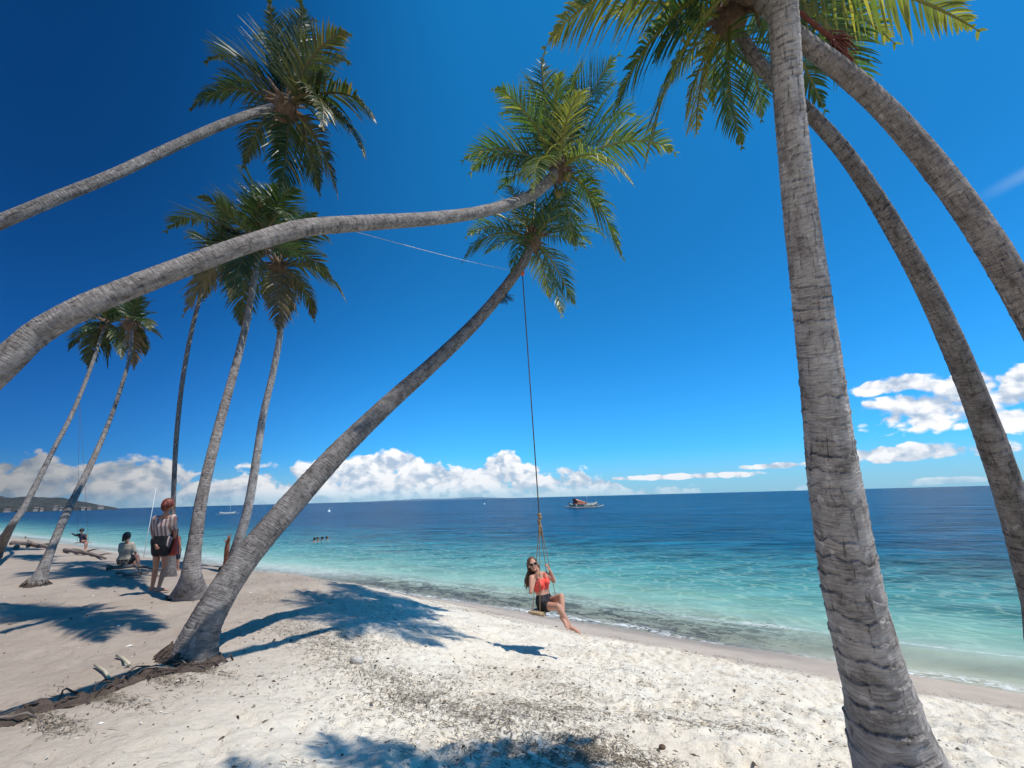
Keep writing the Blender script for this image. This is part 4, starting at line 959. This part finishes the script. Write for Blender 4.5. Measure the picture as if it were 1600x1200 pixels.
def bangka(px, py, Z, L, yaw, label, cabin=True, mast=3.2):
    c = at(px, py, Z); c.z = SEA; Rz = Matrix.Rotation(yaw, 3, 'Z'); k = L/10
    e = empty('outrigger_boat', c, label, 'boat'); loc = lambda x, y, z: Vector(c)+Rz@(V(x, y, z)*k)
    mb = MB(); hull(mb, c, L*.82, 1.25*k, .75*k, yaw, .7*k); mb.build('hull', M_hull if cabin else M_white, e)
    mb = MB(); hull(mb, Vector(c)+V(0, 0, .74*k), L*.83, 1.3*k, .08*k, yaw, .7*k); mb.build('gunwale', M_white, e)
    for s_ in (-1, 1):
        mb = MB(); mb.tube([loc(-4.6, 2.7*s_, .25), loc(-3, 2.7*s_, .08), loc(3.2, 2.7*s_, .08), loc(5.2, 2.7*s_, .5)], .10*k, 6); mb.build('outrigger_float', M_bamboo, e)
    for x in (-2.3, 0, 2.3):
        mb = MB(); mb.tube([loc(x, -2.7, .15), loc(x, -1.6, .85), loc(x, 0, 1.05), loc(x, 1.6, .85), loc(x, 2.7, .15)], .06*k, 6); mb.build('outrigger_arm', M_white, e)
    mb = MB(); mb.tube([loc(1.2, 0, .6), loc(1.2, 0, mast)], [.05*k, .03*k], 6); mb.build('mast', M_white, e)
    if cabin:
        mb = MB()
        pts = [(-2.2, 2.4), (-1.2, 2.0), (.8, 1.35)]
        v = []; f = []
        for (x, z) in pts:
            for y, dz_ in ((-.75, -.25), (-.4, 0), (.4, 0), (.75, -.25)): v.append(loc(x, y, z+dz_))
        for (x, z) in pts:
            for y, dz_ in ((-.75, -.32), (-.4, -.06), (.4, -.06), (.75, -.32)): v.append(loc(x, y, z+dz_))
        for i in range(2):
            for q in range(3): f.append((i*4+q, i*4+q+1, i*4+q+5, i*4+q+4)); f.append((12+i*4+q, 12+i*4+q+4, 12+i*4+q+5, 12+i*4+q+1))
        for s_ in (0, 3): f.append((0+s_, 4+s_, 16+s_, 12+s_)); f.append((4+s_, 8+s_, 20+s_, 16+s_))
        mb.add(v, f); mb.add([loc(-2.0, -.72, .8), loc(1, -.72, .85), loc(.9, -.74, 1.25), loc(-1.4, -.74, 1.9)], [(0, 1, 2, 3)])
        mb.add([loc(-2.0, .72, .8), loc(1, .72, .85), loc(.9, .74, 1.25), loc(-1.4, .74, 1.9)], [(0, 3, 2, 1)])
        mb.build('tarp_canopy', M_tarp, e, False)
        mb = MB(); mb.box(loc(-2.35, 0, 1.55), (.75*k, 1.15*k, 1.5*k), Rz); mb.box(loc(-2.35, 0, 2.34), (.9*k, 1.4*k, .08*k), Rz); mb.build('cabin', M_dred, e, False)
        for x in (1.5, 2.3, 3.0):
            mb = MB(); mb.box(loc(x, 0, .95), (.55*k, .5*k, .3*k), Rz); mb.box(loc(x, 0, 1.13), (.6*k, .55*k, .05*k), Rz); mb.build('cargo_box', M_white, e, False)
    return e
bangka(911, 790, 115, 9.6, .10, 'outrigger boat with orange tarp and dark red cabin floating off the beach', True, 4.0)
gb = ground(226, 866)
def beached():
    px, py = 226, 858; c = at(px, py, 22.0); return c
bangka(222, 852, 21.5, 3.2, -.5, 'small white outrigger boat with tall thin pale mast at the left water edge', False, 12.0)
bangka(356, 797, 150, 6, .2, 'far little boat with thin pole on the horizon left of the diagonal trunk', False, 5.0)
M_buoy = simple('white_buoy', (.8, .8, .78), .5, .1, 3)
for (px, py, Z, lab) in ((757, 785, 230, 'tiny white buoy floating far off left of the swing rope'), (514, 799, 140, 'tiny white buoy floating right of the diagonal trunk near the horizon')):
    c = at(px, py, Z); c.z = SEA+.15; mb = MB(); mb.ell(c, (.45, .45, .4), nu=12, nv=8); mb.tube([c, c+V(0, 0, .9)], .06, 6); tag(mb.build('buoy', M_buoy), lab, 'buoy')
# ------------------------------------------------------------------ headland
M_hill, t, b = material('wooded_hill'); p = t.pos()
n_ = t.noise(p, .03, 6, .7); t._in(b.inputs['Base Color'], t.ramp(n_, [(.35, (.024, .031, .034)), (.6, (.050, .058, .058)), (.75, (.085, .086, .080))])); b.inputs['Roughness'].default_value = 1  # wooded tones greyed, distance haze painted into the hill colour
t._in(b.inputs['Normal'], t.bump(t.noise(p, .06, 5, .7), 14))
def hills(name, pts, Z, depth, seed, mat):
    """ridge outline from far pixels, real ridge with depth"""
    xs = np.linspace(pts[0][0], pts[-1][0], 220); hs = np.interp(xs, [q[0] for q in pts], [q[1] for q in pts])
    V_ = []; nrow = 16
    for i, (px, hh) in enumerate(zip(xs, hs)):
        hy = 778-(px-800)*math.tan(rol); b0 = at(px, hy, Z); H = hh/F_PX*Z
        out = Vector((ray(px, hy).x, ray(px, hy).y, 0)).normalized()
        for r_ in range(nrow):
            u = r_/(nrow-1); q = b0+out*depth*(u-.15); prof = math.sin(min(1, u*1.35)*math.pi/2)**.8 if u < .75 else max(0, (1-u)/.25)
            nz = float(fbm(np.array([q.x*.012]), np.array([q.y*.012]), 4, seed)[0])
            V_.append((q.x, q.y, SEA-3+(H+3)*prof*(1+.28*nz)))
    idx = np.arange(len(xs)*nrow).reshape(len(xs), nrow)
    f = np.stack([idx[:-1, :-1], idx[1:, :-1], idx[1:, 1:], idx[:-1, 1:]], -1).reshape(-1, 4)
    tag(mesh_obj(name, V_, f, mat), kind='structure')
hills('headland_hill', [(-260, 34), (-100, 32), (0, 27), (40, 27), (90, 22), (130, 14), (160, 8), (182, 3), (190, 0)], 1100, 300, 5, M_hill)
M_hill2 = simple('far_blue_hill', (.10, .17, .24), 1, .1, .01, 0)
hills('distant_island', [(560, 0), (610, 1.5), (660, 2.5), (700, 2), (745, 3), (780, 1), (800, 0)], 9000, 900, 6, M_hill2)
M_wallp = simple('pale_render', (.30, .27, .24), .9, .15, 1, 0); M_roofr = simple('grey_roof', (.16, .11, .10), .9, .3, 1, 0); M_win = simple('dark_window', (.03, .035, .04), .3, .1, 3, 0)
rb = np.random.default_rng(5)
desc = ['with a wide low roof', 'with a tall narrow front', 'with a steep roof', 'with a long front', 'standing a little higher', 'with a squat front', 'with a flat looking roof']
order = ['first', 'second', 'third', 'fourth', 'fifth', 'sixth', 'seventh', 'eighth', 'ninth', 'tenth', 'eleventh']
hx = [14, 31, 40, 58, 66, 88, 97, 108, 131, 139, 158]
for i, px in enumerate(hx):
    c = at(px, 790+0*i, 1075-rb.uniform(0, 20)); c.z = SEA+1.0; W_, D__, H_ = rb.uniform(4, 12), 8, rb.uniform(2.5, 6); c.z += rb.uniform(0, 5)
    e = empty('house', c, 'far pale house on the headland shore, %s counted from the left' % order[i], 'house', 'far houses along the headland shore')
    Rz = Matrix.Rotation(rb.uniform(-.4, .4)+.9, 3, 'Z')
    mb = MB(); mb.box(c+V(0, 0, H_/2-2), (W_, D__, H_+4), Rz); mb.build('wall', M_wallp, e, False)
    mb = MB(); z = H_; v = [c+Rz@V(x*W_*.56, y*D__*.58, z) for x in (-1, 1) for y in (-1, 1)]+[c+Rz@V(-W_*.5, 0, z+2.2), c+Rz@V(W_*.5, 0, z+2.2)]
    mb.add(v, [(0, 2, 5, 4), (1, 4, 5, 3), (0, 4, 1), (2, 3, 5), (0, 1, 3, 2)]); mb.build('roof', M_roofr, e, False)
    for q in (-.28, .28):
        mb = MB(); mb.box(c+Rz@V(W_*q, -D__/2, H_*.55), (1.3, .12, 1.5), Rz); mb.build('window', M_win, e, False)
# ------------------------------------------------------------------ roots, driftwood, stone, litter
M_root = simple('exposed_roots', (.075, .052, .040), .95, .5, 12, .03); M_drift = simple('driftwood', (.17, .135, .11), .9, .35, 8, .012); M_stone = simple('pale_coral_stone', (.52, .48, .42), .9, .15, 10, .02)
def polyg(pp, lift=0): return [ground(a, b, lift) for a, b in pp]
ridge = polyg([(345, 1030), (300, 1048), (255, 1055), (215, 1068), (170, 1085), (120, 1103), (70, 1118), (20, 1138), (-60, 1165)])
rbk = empty('exposed_roots', ridge[3], 'dark tangle of exposed roots and crumbling bank at the foot of the diagonal palm', 'roots')
mb = MB(); rr = np.random.default_rng(3); P = catmull([(p.x, p.y, p.z) for p in ridge], 10)
vv = []; nr = 9
for i, p in enumerate(P):
    tn = P[min(i+1, len(P)-1)]-P[max(i-1, 0)]; tn /= np.linalg.norm(tn); sd = np.array([-tn[1], tn[0], 0])
    for k in range(nr):
        u = -1+2*k/(nr-1); hgt = (1-u*u)*(.055+.05*rr.random())*(.55+.9*abs(fbm(np.array([i*.21]), np.array([0.]), 3, 7)[0])+.2)
        q = p+sd*u*(.08+.04*rr.random()); vv.append((q[0], q[1], gzs(q[0], q[1])-.03+hgt))
ff = [(i*nr+k, i*nr+k+1, (i+1)*nr+k+1, (i+1)*nr+k) for i in range(len(P)-1) for k in range(nr-1)]
mb.add(vv, ff); mb.build('root_mat', M_root, rbk)
for q in range(22):
    i = rr.integers(0, len(P)-8); n_ = rr.integers(5, 8); a = []; off = rr.normal(0, .07, 2)
    for s_ in range(n_):
        pt = P[min(i+s_*2, len(P)-1)]; off = off+rr.normal(0, .028, 2); x, y = pt[0]+off[0], pt[1]+off[1]; a.append(V(x, y, gzs(x, y)+.05+.03*rr.random()-(.05 if s_ in (0, n_-1) else 0)))
    mb = MB(); r0 = rr.uniform(.004, .011); mb.tube(a, [r0*(1-.6*s_/n_) for s_ in range(n_)], 6); mb.build('root', M_drift if q % 4 == 0 else M_root, rbk)
for (pp, r0, lab) in (([(180, 1038), (190, 1045), (200, 1052)], .014, 'short pale stick poking out of the sand in the shadow left of the diagonal palm'), ([(145, 1057), (160, 1066), (170, 1073)], .013, 'pale stick lower down in the shadow beside the exposed roots')):
    mb = MB(); mb.tube([p+V(0, 0, .03) for p in polyg(pp)], r0, 7); tag(mb.build('stick', M_bamboo), lab, 'stick')
# base root skirt of the palms: short adventitious roots
def skirt(parent, pt, r0, n, seed, hgt=.2):
    r = np.random.default_rng(seed); mb = MB()
    for q in range(n):
        a = r.uniform(0, 6.28); a2 = a+r.normal(0, .18); k = r0*r.uniform(.85, 1.12); k2 = r0*r.uniform(1.0, 1.5); h_ = hgt*r.uniform(.15, 1)**1.4
        x, y = pt[0]+math.cos(a)*k, pt[1]+math.sin(a)*k; x2, y2 = pt[0]+math.cos(a2)*k2, pt[1]+math.sin(a2)*k2
        z = gzs(x2, y2); w_ = r.uniform(.006, .015)
        mb.tube([V(pt[0]+math.cos(a)*r0*.75, pt[1]+math.sin(a)*r0*.75, z+h_), V(x+r.normal(0, .01), y, z+h_*.45), V((x+x2)/2, (y+y2)/2, z+h_*.1), V(x2, y2, z-.03)], [w_, w_*1.1, w_, w_*.5], 6)
    mb.build('root_skirt', M_root, parent)
skirt(P2, pts2[0], .25, 260, 1, .13); skirt(P7, pts7[0], .27, 150, 2, .12); skirt(P10, pts10[0], .19, 60, 3, .12); skirt(P9, pts9[0], .2, 50, 4, .12)
# driftwood pile by the seated person and on the left edge
def branch(pp, r0, lab, lift=.06, jit=.03):
    a = [p+V(0, 0, lift) for p in polyg(pp)]; c_ = catmull([tuple(p) for p in a], 5); c_ = c_+rr.normal(0, jit*.3, c_.shape)
    mb = MB(); mb.tube([V(*p) for p in c_], [r0*(1-.55*i/len(c_)) for i in range(len(c_))], 8)
    for q in range(3):
        i = rr.integers(3, len(c_)-2); p = V(*c_[i]); d = V(rr.normal(0, .3), rr.normal(0, .2), abs(rr.normal(.12, .1))); mb.tube([p, p+d*.6, p+d+V(0, 0, -.05)], [r0*.5, r0*.35, r0*.1], 6)
    tag(mb.build('driftwood', M_drift), lab, 'driftwood')
branch([(165, 893), (190, 892), (215, 890), (240, 895)], .05, 'weathered branch lying on the sand just in front of the seated person')
branch([(182, 899), (205, 903), (232, 900)], .035, 'thinner crooked branch nearest the camera below the seated person')
branch([(20, 850), (45, 852), (80, 858)], .13, 'long grey driftwood log behind the thin left palm')
branch([(25, 858), (32, 840), (24, 815)], .09, 'upright broken driftwood stump at left edge by the water', .1)
branch([(45, 855), (38, 840), (28, 822)], .07, 'leaning bare branch beside the broken stump at left edge', .2)
branch([(100, 862), (130, 868), (165, 874)], .07, 'low reddish driftwood line under the far swing')
# leaning post by P9
mb = MB(); a = ground(348, 893); b2_ = at(358, 838, (a-CAM).dot(Fw)); mb.tube([a-V(0, 0, .1), a.lerp(b2_, .35)+V(.02, 0, 0), a.lerp(b2_, .7), b2_], [.04, .045, .055, .03], 9); mb.tube([b2_-V(0,0,.1), b2_+V(.03, 0, .05)], [.03, .012], 6); mb.tube([a.lerp(b2_, .75), a.lerp(b2_, .8)+V(-.09, 0, .1)], [.025, .01], 6)
M_post = simple('red_brown_post', (.22, .075, .04), .85, .4, 8, .01); tag(mb.build('broken_post', M_post), 'short red brown wooden post leaning beside the pale knotty palm', 'post')
# pale block of stone
ps = ground(556, 1040); mb = MB(); mb.ell(ps+V(0, 0, .03), (.10, .055, .05), Matrix.Rotation(-.5, 3, 'Z'), 18, 12)
vn = np.array(mb.v); vn = np.array(ps)+(vn-np.array(ps))*(1+.22*fbm(vn[:, 0]*14, vn[:, 1]*14+vn[:, 2]*11, 3, 2))[:, None]; mb.v = [tuple(x) for x in vn]
tag(mb.build('stone', M_stone), 'single pale oblong stone lying on the sand at the edge of the palm shade', 'stone')
for (px, py, r0, lab) in ((1035, 1170, .028, 'dark coconut husk lump near the bottom edge centre'), (455, 1000, .02, 'small dark husk in the palm shade right of the diagonal trunk')):
    p0 = ground(px, py); mb = MB(); mb.ell(p0+V(0, 0, r0*.5), (r0, r0*.8, r0*.7), nu=10, nv=7); tag(mb.build('coconut_husk', M_fib), lab, 'coconut husk')
# --- seagrass litter: thousands of short curled strands, one mesh
mats = [(925, 1168, 70, 26, 1.0), (1010, 1185, 60, 14, .8), (640, 1085, 70, 22, .9), (760, 1120, 110, 30, .7), (870, 1110, 90, 22, .6), (700, 1065, 60, 14, .7), (530, 1020, 60, 30, .9), (470, 985, 70, 25, .8), (590, 1055, 80, 14, .7), (880, 1075, 70, 9, .6), (1060, 1125, 130, 10, .7), (1180, 1145, 60, 7, .7),
    (990, 1060, 90, 8, .4), (560, 1000, 90, 20, .5), (640, 960, 120, 14, .35), (480, 925, 60, 8, .5), (415, 935, 50, 10, .5), (1200, 1100, 90, 9, .3), (820, 1170, 120, 20, .45), (1110, 1100, 80, 7, .5),
    (255, 1062, 60, 12, .9), (160, 1098, 70, 14, .9), (60, 1135, 70, 16, .8), (330, 1048, 50, 8, .8), (160, 905, 90, 6, .6), (420, 905, 60, 5, .6)]
sx_, sy_, sw_ = [], [], []
def add_pts(px, py, w_):
    p = ground(px, py); sx_.append(p.x); sy_.append(p.y); sw_.append(w_)
d_f = np.array(Fw); 
def fastground(px, py, n_it=12):
    dx = np.array([list(ray(a, b)) for a, b in zip(px, py)]); Z = np.full(len(px), 4.0)
    for _ in range(n_it):
        P_ = np.array(CAM)+dx*Z[:, None]; g = gbase(P_[:, 0], P_[:, 1]); Z = np.clip((g-1.6)/dx[:, 2], .5, 60)*.6+Z*.4
    P_ = np.array(CAM)+dx*Z[:, None]; return P_[:, 0], P_[:, 1]
xs, ys = [], []
for (px, py, rx, ry, w_) in mats:
    n_ = int(rx*ry*.62*w_); a = rng.normal(0, .55, n_); b_ = rng.normal(0, .55, n_); X_, Y_ = fastground(px+a*rx, py+b_*ry+a*rx*.12); xs.append(X_); ys.append(Y_)
# thin general scatter over the open beach, kept by a patchy density field
n_ = 110000; X_ = rng.uniform(-5, 6, n_); Y_ = rng.uniform(2, 17, n_); dd = dshore(X_, Y_)
keep = (dd < -1.1) & (dd > -8.8)
dn = .10+.9*sst(-.02, .30, fbm(X_*.8, Y_*.8+dd*.4, 4, 77)); dn *= sst(-4.5, -1.0, X_)*.92+.10; dn *= .35+.65*sst(-9, -6.5, dd)
dn *= np.where((X_ > 1.8), .35, 1)
keep &= rng.random(n_) < dn*.62
xs.append(X_[keep]); ys.append(Y_[keep])
# wrack line at the top of the wet band
n_ = 2600; tt_ = rng.uniform(-4, 22, n_); dl = -1.55+rng.normal(0, .10, n_)+.35*fbm(tt_*.5, tt_*0, 3, 12); s_ = 10.22+dl; X_, Y_ = st2xy(s_, tt_); xs.append(X_); ys.append(Y_)
xs = np.concatenate(xs); ys = np.concatenate(ys); n_ = len(xs); dd = dshore(xs, ys); ok = (dd < -.6); xs = xs[ok]; ys = ys[ok]; n_ = len(xs)
ang = rng.normal(.1, .9, n_)+rng.integers(0, 2, n_)*math.pi; ln = rng.uniform(.018, .062, n_)*np.clip(rng.lognormal(0, .35, n_), .5, 2); cur = rng.normal(0, .9, n_); wd_ = rng.uniform(.0015, .0034, n_)
ang += -.62  # roughly along the shore
pts_ = []; lv = rng.random(n_)
for k in range(4):
    if k == 0: x, y = xs.copy(), ys.copy(); a = ang.copy()
    else: x = x+np.cos(a)*ln/3; y = y+np.sin(a)*ln/3; a = a+cur*.5
    pts_.append((x.copy(), y.copy(), a.copy()))
VV = np.zeros((n_, 8, 3))
lift = rng.uniform(.003, .014, n_)
for k, (x, y, a) in enumerate(pts_):
    z = gz(x, y)+lift+(.004*np.sin(k*1.0)); w_ = wd_*(1 if k in (1, 2) else .6)
    VV[:, 2*k] = np.stack([x-np.sin(a)*w_, y+np.cos(a)*w_, z], -1); VV[:, 2*k+1] = np.stack([x+np.sin(a)*w_, y-np.cos(a)*w_, z+.001], -1)
fb = np.arange(n_)[:, None]*8
F_ = np.concatenate([fb+np.array([[2*k, 2*k+1, 2*k+3, 2*k+2]]) for k in range(3)], 0)
o = grid_obj('seagrass_litter', VV.reshape(-1, 3), F_, M_litter); a_ = o.data.attributes.new('lv', 'FLOAT', 'POINT'); a_.data.foreach_set('value', np.repeat(lv, 8))
tag(o, 'dark dry seagrass strands strewn in patches over the white sand', 'seagrass', kind='stuff')
# small husk crumbs, shell and coral bits
n_ = 3600; xs = np.concatenate([rng.uniform(-9, 6, n_//2), rng.uniform(-4, 4, n_//2)]); ys = np.concatenate([rng.uniform(2, 15, n_//2), rng.uniform(2, 7, n_//2)]); dd = dshore(xs, ys); ok = dd < -1.0; xs, ys = xs[ok], ys[ok]; n_ = len(xs)
r_ = np.clip(rng.lognormal(-5.1, .5, n_), .002, .02); z = gz(xs, ys)+r_*.3; an = rng.uniform(0, 3.1, n_); el2 = rng.uniform(1, 2.4, n_)
OC = np.array([(1, 0, 0), (-1, 0, 0), (0, 1, 0), (0, -1, 0), (0, 0, .7), (0, 0, -.7)], float)
VV = np.repeat(OC[None], n_, 0)*rng.uniform(.7, 1.3, (n_, 6, 1)); VV[:, :, 0] *= el2[:, None]
ca, sa = np.cos(an)[:, None], np.sin(an)[:, None]; vx = VV[:, :, 0]*ca-VV[:, :, 1]*sa; vy = VV[:, :, 0]*sa+VV[:, :, 1]*ca
VV = np.stack([vx, vy, VV[:, :, 2]], -1)*r_[:, None, None]+np.stack([xs, ys, z], -1)[:, None]
TR = np.array([(0, 2, 4), (2, 1, 4), (1, 3, 4), (3, 0, 4), (2, 0, 5), (1, 2, 5), (3, 1, 5), (0, 3, 5)])
F_ = (np.arange(n_)[:, None, None]*6+TR[None]).reshape(-1, 3)
M_bits, t_, b_ = material('husk_and_shell_bits'); t_._in(b_.inputs['Base Color'], t_.ramp(t_.attr('lv'), [(0, (.03, .022, .016)), (.62, (.12, .085, .055)), (.75, (.5, .45, .38)), (1, (.75, .72, .66))])); b_.inputs['Roughness'].default_value = .85
o = mesh_obj('beach_crumbs', VV.reshape(-1, 3), F_, M_bits, None, False, {'lv': np.repeat(rng.random(n_), 6)})
tag(o, 'dark husk crumbs with shell and coral bits scattered on the sand', 'beach debris', kind='stuff')
